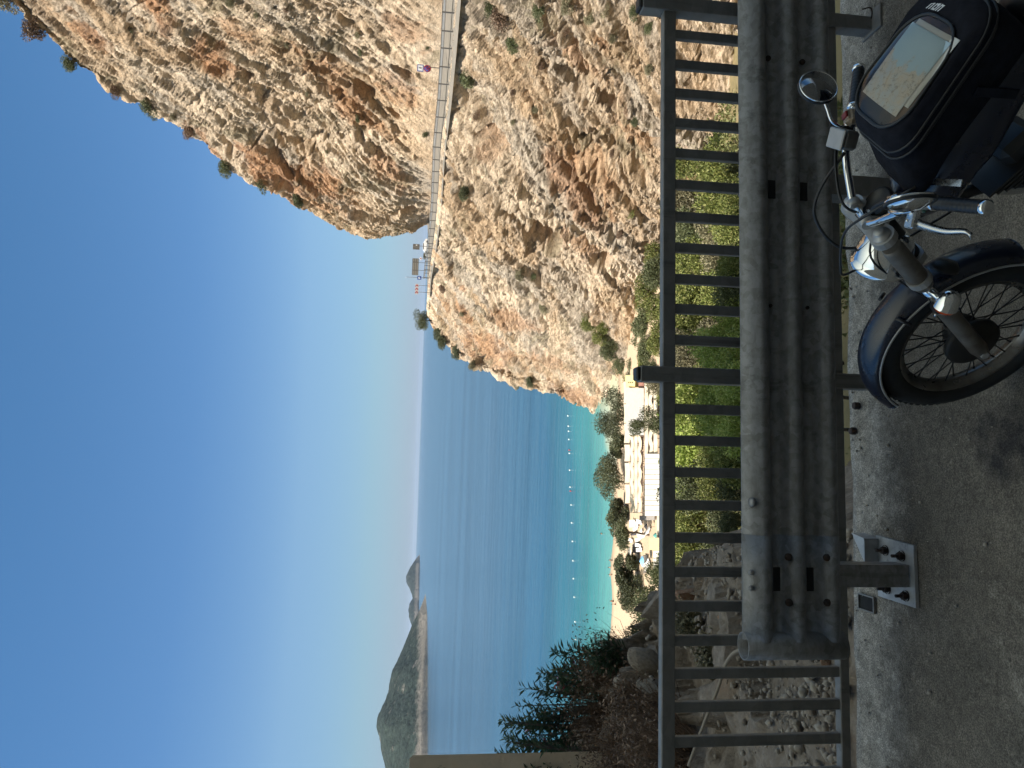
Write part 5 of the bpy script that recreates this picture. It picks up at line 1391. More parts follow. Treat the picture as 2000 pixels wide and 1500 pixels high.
# beach trees: X, Y of the crown centre, Y depth, width and height px
def beach_tree(X, Y, w_, h_, foot, mat, lab, seed):
    """foot = pixel of the trunk base; the crown is wide and uneven"""
    b_ = beach_pt(*foot); c = at_y(X, Y, b_[1]); r = size_at(c, w_) / 2; hh = size_at(c, h_)
    t = empty('beach_tree', b_); tag(t, lab, 'tree', 'trees along the beach')
    cm = crown_mesh('tree_crown', r, hh, 13, 7000, .40, .19, seed, .6, spread=1.0, inner=.3)
    dz = c[2] - hh * .5 - b_[2]; off = np.array([c[0] - b_[0], 0, dz])
    cr = link('crown', cm, mat, t); cr.location = off
    q = MB(); top = off + np.array([0, 0, hh * .35]); md = top * .5 + np.array([off[0] * .2, .2, 0])
    p = arc([(0, 0, -.4), md, top], 6); q.tube(p, list(np.linspace(.22, .10, len(p))), 8)
    rg_ = np.random.default_rng(seed)
    for i in range(6):
        e = off + np.array([rg_.uniform(-.7, .7) * r, rg_.uniform(-.6, .6) * r, hh * rg_.uniform(.3, .75)]); s_ = p[int(len(p) * rg_.uniform(.45, .8))]
        q.tube(arc([s_, (s_ + e) / 2 + np.array([0, 0, .2]), e], 3), [.09, .08, .07, .06, .05, .04, .03], 6)
    q.build('trunk', M_BARK, t); return t
beach_tree(1192, 812, 92, 50, (1228, 812), M_PINE, 'largest grey-green tree on the beach, standing at the foot of the headland', 301)
beach_tree(1208, 872, 40, 26, (1226, 874), M_PINE, 'low dark shrub-like tree between the two big trees behind the striped awning', 302)
beach_tree(1188, 940, 88, 48, (1222, 942), M_PINE, 'wide grey-green tree in the middle of the beach, behind the cream awnings', 303)
beach_tree(1208, 992, 50, 34, (1226, 985), M_PINE, 'smaller tree at the left end of the cream awnings', 304)
beach_tree(1208, 1038, 60, 46, (1268, 1046), M_PINE, 'beach tree leaning on a long bare bent trunk over the sunbeds', 305)
beach_tree(1223, 1112, 48, 44, (1246, 1115), M_PINE, 'dark tree beside the straw parasol at the water edge', 306)
beach_tree(1228, 1152, 62, 42, (1250, 1156), M_PINE, 'dark tree on the left part of the beach, beyond the leafy bush', 307)
# leafy bushes on the slope between the bank and the beach
for X, Y, y, w_, kd, lab in ((1268, 1170, 70, 86, M_OLIVE, 'leafy green tree below the rocky bank, right above the top rail'), (1262, 1215, 44, 70, M_PINE, 'dark leafy bush in the shade at the right end of the rocky bank'), (1282, 1125, 84, 60, M_OLIVE, 'thin bright green tree partly hiding the white beach roof'),
        (1236, 1258, 26, 56, M_PINE, 'dark bush with bare twigs at the outer corner of the rocky bank'), (1238, 800 + 30, 118, 36, M_OLIVE, 'slender pale green sapling in front of the ribbed metal roof'), (1262, 820, 108, 44, M_OLIVE, 'thin leafy tree before the striped shade sails, left of the middle post'), (1268, 752, 100, 36, M_GREY, 'bush half hidden by the middle railing post, in front of the shade sails')):
    p = at_y(X, Y, y); r = size_at(p, w_) / 2; zg = float(zland(p[0], p[1])); z0 = max(zg, p[2] - r * 1.6)
    t = plant('slope_tree', lab, 'tree', (p[0], p[1], z0), crown_mesh('tree_crown', 1, 1.2, 12, 3000 if w_ < 50 else 6000, .12 if w_ < 50 else .085, .06, 330 + k, .75, spread=.85), TW[k % 2], (kd, M_BARK), r, k, 'trees on the slope below the road', (p[2] + r * .5 - z0) / (1.2 * r)); k += 1
    if z0 > zg + .2: MB().tube([(0, 0, (zg - .4 - z0) / (r * t.scale[2] / r)), (0, 0, .1)], [.06, .05], 7).build('lower_trunk', M_BARK, t)

# ------------------------------------------------------------------ oleanders and dry brush on the bank
def oleander(X, Y, y, w_, h_, lab, seed, flowers=0):
    top = at_y(X - h_ * .5, Y, y); r = size_at(top, w_) / 2; H_ = size_at(top, h_)
    zg = float(zbank(top[0], top[1])); zg = max(zg, top[2] - H_ * 1.9); hh = top[2] - zg
    t = empty('oleander', (top[0], top[1], zg)); tag(t, lab, 'shrub', 'oleanders on the rocky bank')
    rg_ = np.random.default_rng(seed); q = MB(); Cs = []; Ns = []; tips = []
    for i in range(int(30 * r / .6)):
        a = rg_.uniform(0, 2 * pi); d_ = r * sqrt(rg_.uniform(0, 1)); zt = hh * (1 - .45 * (d_ / r) ** 2) * rg_.uniform(.72, 1.04)
        e = np.array((d_ * cos(a), d_ * sin(a), zt)); b_ = np.array((d_ * cos(a) * .25, d_ * sin(a) * .25, -.15)); m_ = b_ * .4 + e * .6 - np.array((e[0], e[1], 0)) * .12
        p = arc([b_, m_, e], 6); q.tube(p, list(np.linspace(.013, .004, len(p))), 5); tips.append(e)
        for j in range(5, len(p)):
            m2 = 5
            for w2 in range(m2):
                aa = 2 * pi * w2 / m2 + j; ax_ = p[j] - p[j - 1]; ax_ /= np.linalg.norm(ax_)
                s_ = np.cross(ax_, (cos(aa), sin(aa), .3)); s_ /= np.linalg.norm(s_) + 1e-9
                Cs.append(p[j] + rg_.normal(size=3) * .015); Ns.append(s_ * .9 + ax_ * .75)
    V, F = leaves(np.array(Cs), np.array(Ns), .125, .026, .12, rg_)
    link('foliage', np_mesh('foliage', V, F), M_OLEAN, t); q.build('stem', M_BARK, t)
    if flowers:
        fl = MB()
        for e in tips[:flowers]:
            for m_ in range(14):
                c = e + rg_.normal(size=3) * .03; 
                for w2 in range(5):
                    a = 2 * pi * w2 / 5; u = np.array((cos(a), sin(a), .3)) * .03; s_ = np.array((-sin(a), cos(a), 0)) * .017
                    fl.add([c, c + u + s_, c + u * 1.3, c + u - s_], [(0, 1, 2, 3)])
        fl.build('blossoms', pmat('pink_petals', (.55, .10, .16), .6), t)
oleander(1180, 1280, 8.3, 54, 76, 'oleander at the right end of the bank, reaching over the beach edge', 401)
oleander(1135, 1312, 9.0, 110, 150, 'oleander with a pink blossom, second from the right end of the bank', 402, 2)
oleander(1095, 1375, 9.2, 110, 190, 'tall dark oleander in the middle of the clump, against the sea', 403, 1)
oleander(1065, 1430, 9.0, 100, 220, 'oleander with pink flowers near the concrete pier', 404, 3)
oleander(1050, 1482, 8.6, 90, 240, 'leftmost and tallest oleander, rising beside the concrete pier', 405)
def brush(X, Y, y, w_, h_, lab, seed, mat):
    c = at_y(X + h_ * .5, Y, y); r = size_at(c, w_) / 2; hh = size_at(c, h_); zg = float(zbank(c[0], c[1])) - .05; hh = max(hh, c[2] + hh - zg)
    rg_ = np.random.default_rng(seed); n = 1500; q = MB()
    a = rg_.uniform(0, 2 * pi, n); d_ = r * np.sqrt(rg_.uniform(0, 1, n)); ln = hh * rg_.uniform(.35, 1.0, n) * (1 - .4 * (d_ / r) ** 2)
    B = np.stack([d_ * np.cos(a) * .7, d_ * np.sin(a) * .7, 0 * a], 1); T = B + np.stack([rg_.normal(size=n) * .22 * hh, rg_.normal(size=n) * .22 * hh, ln], 1)
    M2 = (B + T) / 2 + rg_.normal(size=(n, 3)) * .06 * hh
    S_ = rg_.normal(size=(n, 3)); S_ /= np.linalg.norm(S_, axis=1, keepdims=True); S_ *= .0035
    V = np.stack([B - S_, B + S_, M2 + S_ * .8, M2 - S_ * .8, T], 1).reshape(-1, 3); i5 = np.arange(n)[:, None] * 5
    F = np.concatenate([i5 + np.array([[0, 1, 2, 3]]), i5 + np.array([[3, 2, 4, 4]])])
    t = empty('dry_brush', (c[0], c[1], zg)); tag(t, lab, 'dry shrub', 'dry brush on the rocky bank')
    me = bpy.data.meshes.new('stalks'); me.from_pydata([tuple(v_) for v_ in V], [], [tuple(f_) if f_[2] != f_[3] else tuple(f_[:3]) for f_ in F.tolist()]); link('stalks', me, mat, t)
    n2 = 900; C = B[rg_.integers(0, n, n2)] * .2 + T[rg_.integers(0, n, n2)] * .8
    V, F = leaves(T[rg_.integers(0, n, n2)] + rg_.normal(size=(n2, 3)) * .03, rg_.normal(size=(n2, 3)) + np.array((0, 0, .5)), .05, .018, .1, rg_)
    link('twigs', np_mesh('twigs', V, F), mat, t)
brush(1150, 1300, 8.6, 110, 70, 'grey-brown dry brush under the oleanders, at the right end of the bank', 421, M_DRY)
brush(1130, 1395, 8.7, 130, 110, 'dark dry brush below the middle oleander', 422, M_DRY)
brush(1170, 1478, 7.7, 130, 70, 'reddish dry brush below the concrete pier', 423, M_DRY)
brush(1235, 1420, 6.6, 120, 90, 'reddish dry brush just above the top rail, at the left', 424, M_DRY)
brush(1245, 1485, 6.0, 100, 110, 'dry brush in the lower left corner above the top rail', 425, M_DRY)
brush(1365, 1215, 6.2, 60, 40, 'low grey thorny brush behind the last balusters, right of the rolled end', 426, M_GREY)
brush(1385, 1280, 5.6, 60, 36, 'low dark brush behind the rolled end of the barrier', 427, M_GREY)
brush(1200, 1370, 7.6, 80, 50, 'sparse brown tuft on the bank between the rock and the pier', 428, M_DRY)

# ------------------------------------------------------------------ stones
M_STONE = pmat('pale_stone', (.34, .30, .25), .92, c2=(.22, .18, .14), sc=6, bmp=(18, .8, .02))
M_STONER = pmat('rust_stained_stone', (.36, .25, .17), .92, c2=(.26, .13, .07), sc=5, bmp=(16, .8, .02))
def stone_mesh(name, seed, sub=4):
    rg_ = np.random.default_rng(seed); n = 10
    import bmesh
    bm = bmesh.new(); bmesh.ops.create_icosphere(bm, subdivisions=sub, radius=1)
    P_ = np.array([v.co[:] for v in bm.verts])
    for _ in range(12):
        a = rg_.normal(size=3); a /= np.linalg.norm(a); d_ = rg_.uniform(.55, .85); t = P_ @ a; P_ -= np.where(t > d_, t - d_, 0)[:, None] * a * .92
    P_ += ((fbm(P_ * 2.5 + seed, 4, seed) - .5) * .18)[:, None] * P_
    for v, p in zip(bm.verts, P_): v.co = p
    me = bpy.data.meshes.new(name); bm.to_mesh(me); bm.free(); return me
def stone(X, Y, y, px, sc, lab, seed, mat, rot=0.):
    p = at_y(X, Y, y); s_ = size_at(p, px) / 2; zb = float(zbank(p[0], p[1]))
    o = link('boulder', stone_mesh('boulder', seed), mat); o.location = (p[0], p[1], min(p[2], zb + s_ * .5)); o.scale = (s_ * sc[0], s_ * sc[1], s_ * sc[2]); o.rotation_euler = (rot, rot * .7, rot * 2.1)
    tag(o, lab, 'boulder', 'boulders on the rocky bank')
stone(1398, 1152, 6.2, 88, (1.0, .8, .8), 'rust-brown boulder behind the last upright bars, nearest the gorge', 501, M_STONER, .3)
stone(1345, 1168, 6.5, 60, (1.1, .8, .7), 'smaller pale boulder beside the rust-brown one, higher behind the railing', 502, M_STONER, 1.1)
stone(1432, 1205, 5.4, 50, (1.2, .8, .6), 'orange-brown rock just beside the rolled barrier end', 503, M_STONER, 2.0)
stone(1218, 1335, 8.0, 66, (1.3, .8, .8), 'grey-brown rock on the crest of the bank above the top rail', 504, M_STONE, .8)
stone(1262, 1290, 7.6, 60, (1.3, .8, .7), 'grey rock on the bank just above the top rail, at its right end', 505, M_STONE, 1.7)
stone(1278, 1345, 7.0, 60, (1.2, .9, .6), 'brown rock low on the bank, right on the line of the top rail', 506, M_STONE, 2.6)
stone(1590, 1288, 3.9, 26, (1.2, .8, .8), 'tan wedge-shaped stone behind the bottom rail by the rolled end', 507, M_STONER, .5)
stone(1485, 1410, 4.3, 22, (1.0, .8, .9), 'pale stone behind the second last gap at the left', 508, M_STONE, 1.4)
# scree: past counting
SM = [stone_mesh('scree_stone', 600 + i, 1) for i in range(4)]
arrs = []
for me in SM:
    c = np.empty(len(me.vertices) * 3, np.float32); me.vertices.foreach_get('co', c); f_ = np.array([p.vertices[:] for p in me.polygons]); arrs.append((c.reshape(-1, 3), f_))
Vs = []; Fs = []; b_ = 0; rg_ = np.random.default_rng(9)
for i in range(2600):
    if i < 1900: x = -2.3 + rg_.uniform(0, 1) * 2.1; y = 3.66 + 2.6 * rg_.uniform(0, 1) ** 1.5
    else: x = -6 + 5.5 * rg_.uniform(0, 1); y = 4 + 5 * rg_.uniform(0, 1)
    if x > np.interp(y, *XR) + .15: continue
    s_ = .008 + .035 * rg_.uniform(0, 1) ** 3 + (.012 if (x < -1.45 and y < 4.6 and rg_.uniform() < .4) else 0)
    V, F = arrs[i % 4]; R_ = np.array(Matrix.Rotation(rg_.uniform(0, 6), 3, 'Z') @ Matrix.Rotation(rg_.uniform(0, 6), 3, 'X'))
    Vs.append((V * np.array((1, rg_.uniform(.6, 1), rg_.uniform(.5, .9)))) @ R_.T * s_ + np.array((x, y, float(zbank(x, y)) + s_ * .35 + .02))); Fs.append(F + b_); b_ += len(V)
o = link('scree', np_mesh('scree', np.concatenate(Vs), np.concatenate(Fs)), M_STONE); tag(o, 'loose stones and gravel strewn over the bank behind the railing', 'scree', kind='stuff')
for me in SM: bpy.data.meshes.remove(me)
# long dry stalk
pts = [at_y(X, Y, y) for X, Y, y in ((1447, 1268, 4.5), (1430, 1278, 4.6), (1416, 1300, 4.7), (1404, 1340, 4.75), (1384, 1390, 4.8), (1365, 1440, 4.9), (1345, 1495, 5.0))]
o = MB().tube(arc(pts, 6), .011, 8).build('dry_stalk', M_TWIG); tag(o, 'long pale dry stalk curving down behind the railing from the rolled barrier end', 'stalk')
# ------------------------------------------------------------------ barrier and signs along the far road
LY = np.array([p[1] for p in LIP]); LP3 = np.array(lip)
fine = np.stack([np.interp(np.linspace(-160, 548, 600), LY, LP3[:, a]) for a in range(3)], 1)
arcl = np.concatenate([[0], np.cumsum(np.linalg.norm(np.diff(fine, axis=0), axis=1))])
def lip_s(s): return np.array([np.interp(s, arcl, fine[:, a]) for a in range(3)])
def lip_Y(Y): return np.array([np.interp(Y, LY, LP3[:, a]) for a in range(3)])
M_FARGALV = pmat('far_galvanised', (.42, .41, .39), .45, .6, c2=(.33, .31, .28), sc=.6)
M_FARDARK = pmat('far_post_steel', (.10, .095, .09), .6, .3)
fb = empty('far_crash_barrier', tuple(lip_Y(0))); tag(fb, 'long steel crash barrier along the cliff road on the far side', 'crash barrier')
inv = Matrix.Translation(-Vector(lip_Y(0)))
INW = np.array([.5, .1, 0])
rows = [lip_s(s) + INW for s in np.arange(0, arcl[-1], 1.2)]
def ribbon(name, z0, z1, th, mat):
    V = []; 
    for p in rows: V += [p + (0, 0, z0), p + (0, 0, z1), p + (th, 0, z1), p + (th, 0, z0)]
    n_ = len(rows); F = [(i * 4 + j, i * 4 + (j + 1) % 4, i * 4 + 4 + (j + 1) % 4, i * 4 + 4 + j) for i in range(n_ - 1) for j in range(4)] + [(0, 1, 2, 3), ((n_ - 1) * 4 + 3, (n_ - 1) * 4 + 2, (n_ - 1) * 4 + 1, (n_ - 1) * 4)]
    q = MB(); q.add(V, F); o = q.build(name, mat, fb); o.matrix_parent_inverse = inv; return o
ribbon('beam', 1.02, 1.22, .05, M_FARGALV); ribbon('top_rail', 1.25, 1.36, .07, M_FARDARK); ribbon('lower_rail', .90, .985, .06, M_FARDARK)
step = np.linalg.norm(lip_Y(65) - lip_Y(29)); s0 = np.interp(29, np.linspace(-160, 548, 600), arcl)
for i in range(-4, 40):
    s = s0 + i * step
    if 0 < s < arcl[-1]:
        p = lip_s(s) + INW; o = MB().box(tuple(p + np.array((-.05, 0, .6))), (.14, .14, 1.5)).build('post', M_FARDARK, fb); o.matrix_parent_inverse = inv

M_SGREY = pmat('sign_back_grey', (.085, .08, .072), .6, c2=(.11, .10, .09), sc=2)
M_STAN = pmat('sign_pale_strip', (.20, .19, .165), .6)
M_SWHITE = pmat('sign_white', (.70, .70, .70), .5)
M_SRED = pmat('sign_red', (.26, .008, .022), .5)
M_SBLUE = pmat('sign_blue', (.03, .07, .25), .5)
M_SDARK = pmat('sign_black', (.015, .015, .017), .6)
def sign(name, X0, X1, Y0, Y1, dep, foot, posts, lab, cat='sign'):
    """panel between picture X0..X1 (top, bottom) and Y1..Y0 (left, right); returns (root, half width, half height)"""
    a = at_y(X0, Y1, dep); b_ = at_y(X1, Y0, dep); c = (a + b_) / 2; hw, hh = (b_[0] - a[0]) / 2, (a[2] - b_[2]) / 2
    t = empty(name, tuple(c)); tag(t, lab, cat)
    for Y in posts:
        f_ = at_y(foot, Y, dep); x = f_[0] - c[0]
        MB().tube([(x, .06, hh * .9), (x, .06, f_[2] - c[2] - .5)], .055, 8).build('post', M_FARDARK, t)
    return t, hw, hh
def panel(t, x0, x1, z0, z1, mat, name, y=0.0, th=.03):
    MB().box(((x0 + x1) / 2, y, (z0 + z1) / 2), (x1 - x0, th, z1 - z0)).build(name, mat, t)
t, w_, h_ = sign('road_sign', 806.4, 819.7, 477, 487, 172, 838, (481.5,), 'small square grey board on one post above the barrier, right of the big board')
panel(t, -w_, w_, -h_, h_, M_SGREY, 'board'); panel(t, -.08, .02, -h_, h_, M_STAN, 'divider', -.02); panel(t, w_ * .45, w_ * .75, -.2, .1, M_SWHITE, 'pale_spot', -.02)
t, w_, h_ = sign('direction_board', 804.5, 818, 505, 537, 186, 840, (514, 529), 'large grey-tan direction board with pale stripes on two posts beyond the far bend', 'signboard')
panel(t, -w_, w_, -h_, h_, M_SGREY, 'board')
for k_ in range(3):
    z = h_ * (.62 - .62 * k_)
    panel(t, -w_ * .96, -w_ * .48, z - h_ * .17, z + h_ * .17, M_STAN, 'pale_strip', -.02); panel(t, -w_ * .36, w_ * .48, z - h_ * .17, z + h_ * .17, M_STAN, 'pale_strip', -.02); panel(t, w_ * .62, w_ * .97, z - h_ * .15, z + h_ * .15, M_STAN, 'pale_strip', -.02)
def chevron(t, cx, w_, h_, mat, name='chevron'):
    pl = [(-w_, h_), (-w_ * .1, h_), (w_, 0), (-w_ * .1, -h_), (-w_, -h_), (w_ * .05, 0)]
    q = MB(); q.add([(cx + x, -.022, z) for x, z in pl], [(0, 1, 2, 5), (5, 2, 3, 4)]); q.build(name, mat, t)
t, w_, h_ = sign('chevron_sign', 819, 824.6, 501.5, 508.5, 190, 838, (505,), 'small white square sign with one dark red chevron, beside the direction board')
q = MB(); q.add([(-w_ * 1.1, 0, 0), (0, 0, h_ * 1.1), (w_ * 1.1, 0, 0), (0, 0, -h_ * 1.1), (-w_ * 1.1, .03, 0), (0, .03, h_ * 1.1), (w_ * 1.1, .03, 0), (0, .03, -h_ * 1.1)], [(0, 1, 2, 3), (7, 6, 5, 4), (0, 4, 5, 1), (1, 5, 6, 2), (2, 6, 7, 3), (3, 7, 4, 0)]); q.build('board', M_SWHITE, t)
chevron(t, 0, w_ * .55, h_ * .6, M_SRED)
t, w_, h_ = sign('chevron_board', 810.5, 817.5, 554.5, 574.5, 205, 840, (558.5, 571.5), 'wide board of three red chevrons pointing right at the headland bend', 'signboard')
panel(t, -w_, w_, -h_, h_, pmat('pale_board', (.42, .40, .38), .6), 'board')
for i in (-1, 0, 1): chevron(t, i * w_ * .64, w_ * .27, h_ * .96, M_SRED)
t, w_, h_ = sign('parking_sign', 815, 823, 539.5, 546, 200, 838, (543,), 'blue rectangular sign with white marks on the tall thin lamp post')
panel(t, -w_, w_, -h_, h_, M_SBLUE, 'board')
panel(t, -w_ * .5, -w_ * .2, -h_ * .5, h_ * .5, M_SWHITE, 'white_mark', -.02); panel(t, 0, w_ * .5, -h_ * .1, h_ * .45, M_SWHITE, 'white_mark', -.02)
a = at_y(793, 541, 200.3); b_ = at_y(840, 543.4, 200.3); t = empty('lamp_post', tuple(b_)); tag(t, 'tall thin grey lamp post at the far bend, behind the blue sign', 'lamp post')
MB().tube([(0, 0, 0), (a[0] - b_[0], 0, a[2] - b_[2])], [.08, .05], 8).build('pole', M_FARDARK, t)
MB().box((a[0] - b_[0] - .1, -.2, a[2] - b_[2]), (.18, .5, .1), None, .03).build('lamp_head', M_SWHITE, t)
t, w_, h_ = sign('pedestrian_sign', 814.8, 827.5, 126.5, 139.2, 106, 856, (132.5,), 'blue-framed white square sign showing a dark walking figure, on the right of the far road')
panel(t, -w_, w_, -h_, h_, M_SBLUE, 'frame'); panel(t, -w_ * .74, w_ * .74, -h_ * .74, h_ * .74, M_SWHITE, 'board', -.015)
q = MB()
for pl in ([(-.02, .30), (.14, .30), (.14, .46), (-.02, .46)], [(-.1, -.05), (.14, -.05), (.16, .26), (-.06, .26)], [(-.22, .02), (-.1, .0), (-.04, .22), (-.1, .24)], [(.12, .2), (.3, .06), (.34, .12), (.16, .26)], [(-.1, -.05), (.02, -.05), (-.18, -.5), (-.28, -.5)], [(.02, -.05), (.14, -.05), (.26, -.5), (.16, -.5)]):
    q.add([(x * w_ * 1.2, -.034, z * h_ * 1.2) for x, z in pl], [tuple(range(len(pl)))])
q.build('figure', M_SDARK, t)
c = at_y(834.5, 134, 106); t2 = empty('no_stopping_sign', tuple(c)); tag(t2, 'round blue sign with a red ring and cross, under the blue-framed square sign', 'sign')
r_ = size_at(c, 13) / 2; RY = dirR((0, -1, 0))
MB().lathe([(0, .015), (r_, .015), (r_, -.015), (0, -.015)], (0, 0, 0), RY, 32).build('disc', M_SBLUE, t2)
MB().ring(r_ * .86, [(-.10 * r_, -.02), (.12 * r_, -.02), (.12 * r_, .0), (-.10 * r_, .0)], None, 32).build('ring', M_SRED, t2)
q = MB()
for a_ in (.8, -.8): q.box((0, -.019, 0), (r_ * 1.7, .006, r_ * .2), np.array(Matrix.Rotation(a_, 3, 'Y')))
q.build('cross', M_SRED, t2)
# brown bush and white car behind the barrier near the bend
p = at_y(834, 500, 192); plant('roadside_bush', 'dry brown bush behind the barrier below the direction board', 'bush', p, FINE[1], SW[0], (M_GREY, M_BARK), .95, 1.0, None, .9)
cp = at_y(838, 483.5, 188); car = empty('parked_car', (cp[0], cp[1], cp[2] + .1)); tag(car, 'white car on the far road, only its roof showing above the barrier', 'car')
prof = [(-2.0, .35), (-2.05, .75), (-1.2, .95), (-.6, 1.42), (.8, 1.45), (1.6, 1.0), (2.0, .9), (2.05, .35)]
q = MB(); V = [(x, y * (.86 if z > 1.2 else 1.0), z) for y in (-.82, .82) for x, z in prof]; n_ = len(prof)
q.add(V, [list(range(n_)), list(range(n_, 2 * n_))[::-1]] + [(i, n_ + i, n_ + (i + 1) % n_, (i + 1) % n_) for i in range(n_)]); q.build('body', pmat('white_car_paint', (.75, .75, .74), .3, coat=.5), car)
for sg in (-1, 1):
    q = MB(); q.add([(-1.05, sg * .80, .98), (-.55, sg * .745, 1.36), (.75, sg * .745, 1.38), (1.4, sg * .80, 1.0)], [(0, 1, 2, 3)]); q.build('window', M_SDARK, car)
    for x in (-1.3, 1.3): MB().tube([(x, sg * .62, .32), (x, sg * .84, .32)], .32, 18).build('wheel', M_RUB, car)

# ------------------------------------------------------------------ shade roofs on the beach
M_FABRIC = pmat('cream_fabric', (.54, .475, .36), .85, c2=(.47, .41, .31), sc=1.2)
M_FABW = pmat('white_fabric', (.56, .52, .46), .85, c2=(.50, .465, .41), sc=1.0)
M_RIB = pmat('ribbed_sheet_metal', (.44, .42, .39), .5, .1, c2=(.39, .37, .345), sc=1.5)
M_WOOD = pmat('brown_wood', (.27, .15, .085), .8, c2=(.18, .10, .06), sc=3)
M_YEL = pmat('yellow_board', (.78, .60, .25), .7, c2=(.72, .54, .22), sc=1.5)
M_STEELD = pmat('brown_pole', (.16, .10, .07), .6)
def patch(X0, X1, Y0, Y1, z):
    """four corners on the level z: far-left, far-right, near-right, near-left"""
    return [at_z(X0, Y1, z), at_z(X0, Y0, z), at_z(X1, Y0, z), at_z(X1, Y1, z)]
def bil(c, u, v):                                     # u 0 left..1 right, v 0 far..1 near
    return (c[0] * (1 - u) + c[1] * u) * (1 - v) + (c[3] * (1 - u) + c[2] * u) * v
def legs(t, c, us, vs_, z, zg, mat=None, r=.06):
    for u in us:
        for v in vs_:
            p = bil(c, u, v) - np.array(t.location); MB().tube([(p[0], p[1], p[2] - .02), (p[0], p[1], zg - t.location[2])], r, 8).build('post', mat or M_STEELD, t)
def sails(X0, X1, Y0, Y1, z, nstrip, nbay, lab, stag):
    c = patch(X0, X1, Y0, Y1, z); ctr = bil(c, .5, .5); t = empty('shade_canopy', tuple(ctr)); tag(t, lab, 'shade canopy')
    for k_ in range(nstrip):
        q = MB(); N_ = nbay * 10; V = []
        for i in range(N_ + 1):
            u = i / N_
            def gap_(kk): return .42 * (abs(cos(pi * (u * nbay + (.5 if (kk + stag) % 2 else 0)))) ** 5)
            v0 = (k_ + .04 + .5 * gap_(k_)) / nstrip; v1 = (k_ + .96 - .5 * gap_(k_ + 1)) / nstrip
            sag = .16 * (sin(pi * (u * nbay)) ** 2)
            for m_ in range(5):
                v = v0 + (v1 - v0) * m_ / 4; p = bil(c, u, v) - ctr; p[2] += .22 * (1 - abs(m_ - 2) / 2) - sag; V.append(p)
        q.add(V, [tuple(f_) for f_ in grid_faces(N_ + 1, 5)], True)
        q.add([p - np.array((0, 0, .02)) for p in V], [tuple(f_[::-1]) for f_ in grid_faces(N_ + 1, 5)], True)
        q.build('fabric', M_FABRIC, t)
    zg = float(zland(ctr[0], ctr[1])) - .1
    legs(t, c, np.linspace(0, 1, nbay + 1), np.linspace(0, 1, nstrip + 1), z, zg)
    b_ = MB()
    for k_ in range(nstrip + 1):
        a = bil(c, 0, k_ / nstrip) - ctr; e = bil(c, 1, k_ / nstrip) - ctr; b_.tube([a - (0, 0, .12), e - (0, 0, .12)], .045, 6)
    b_.build('wire_rail', M_STEELD, t); return t
ZC = -37.3
sails(1257, 1284, 745, 893, ZC, 3, 4, 'cream shade canopy of slit fabric strips nearest the railing, left of the middle post', 0)
sails(1230, 1252.5, 852, 1001, ZC - .6, 3, 5, 'long cream shade canopy of slit fabric strips behind the white panel roof', 1)
# row of awning bays next to the water
for i, (Ya, Yb) in enumerate(((745, 789), (789, 827), (827, 866), (868, 902), (904, 944), (946, 984))):
    xx = 1217.5 + i * .6
    c = patch(xx, 1229.5, Ya + .5, Yb - .5, ZC - .8); ctr = bil(c, .5, .5); t = empty('awning', tuple(ctr))
    tag(t, ('cream awning bay nearest the headland, beside the yellow kiosk roof', 'second cream awning bay from the headland, behind the ribbed roof', 'third cream awning bay from the headland', 'fourth cream awning bay from the headland, between the low trees', 'fifth cream awning bay from the headland', 'last cream awning bay, beside the smaller beach tree')[i], 'awning', 'awning bays along the water side')
    q = MB(); V = []
    for a in np.linspace(0, 1, 9):
        for b_ in np.linspace(0, 1, 5):
            p = bil(c, a, b_) - ctr; p[2] += .45 * (1 - abs(2 * b_ - 1)) - .12 * sin(pi * a); V.append(p)
    q.add(V, [tuple(f_) for f_ in grid_faces(9, 5)], True); q.add([p - np.array((0, 0, .02)) for p in V], [tuple(f_[::-1]) for f_ in grid_faces(9, 5)], True)
    q.build('fabric', M_FABRIC, t); zg = float(zland(ctr[0], ctr[1])) - .1
    legs(t, c, (0.01, .99), (0, 1), 0, zg)
    f_ = MB(); f_.tube([bil(c, 0, 0) - ctr, bil(c, 0, .5) - ctr + (0, 0, .4), bil(c, 0, 1) - ctr], .06, 6); f_.build('frame_rib', M_STEELD, t)
# ribbed metal roof
c = patch(1226.5, 1257, 758, 850, ZC + .1); ctr = bil(c, .5, .5); t = empty('ribbed_roof', tuple(ctr)); tag(t, 'pale ribbed metal shelter roof between the yellow kiosk and the slit canopies', 'shelter')
V = []; NN = 96
for j in range(NN + 1):
    v = j / NN; dz = (.05 if (j // 2) % 2 else -.05) + .35 * (1 - v)
    for u in (0, 1): V.append(bil(c, u, v) - ctr + np.array((0, 0, dz)))
q = MB(); q.add(V, [(j * 2, j * 2 + 1, j * 2 + 3, j * 2 + 2) for j in range(NN)]); q.add([p - np.array((0, 0, .03)) for p in V], [(j * 2 + 2, j * 2 + 3, j * 2 + 1, j * 2) for j in range(NN)])
q.build('roof', M_RIB, t); zg = float(zland(ctr[0], ctr[1])) - .1; legs(t, c, (.02, .5, .98), (.02, .98), 0, zg)
q = MB(); a, e = bil(c, 0, 1) - ctr, bil(c, 1, 1) - ctr; q.box((a + e) / 2 - np.array((0, 0, .22)), (np.linalg.norm(e - a), .12, .26), dirR((0, 0, 1), e - a)); q.build('fascia', M_WOOD, t)
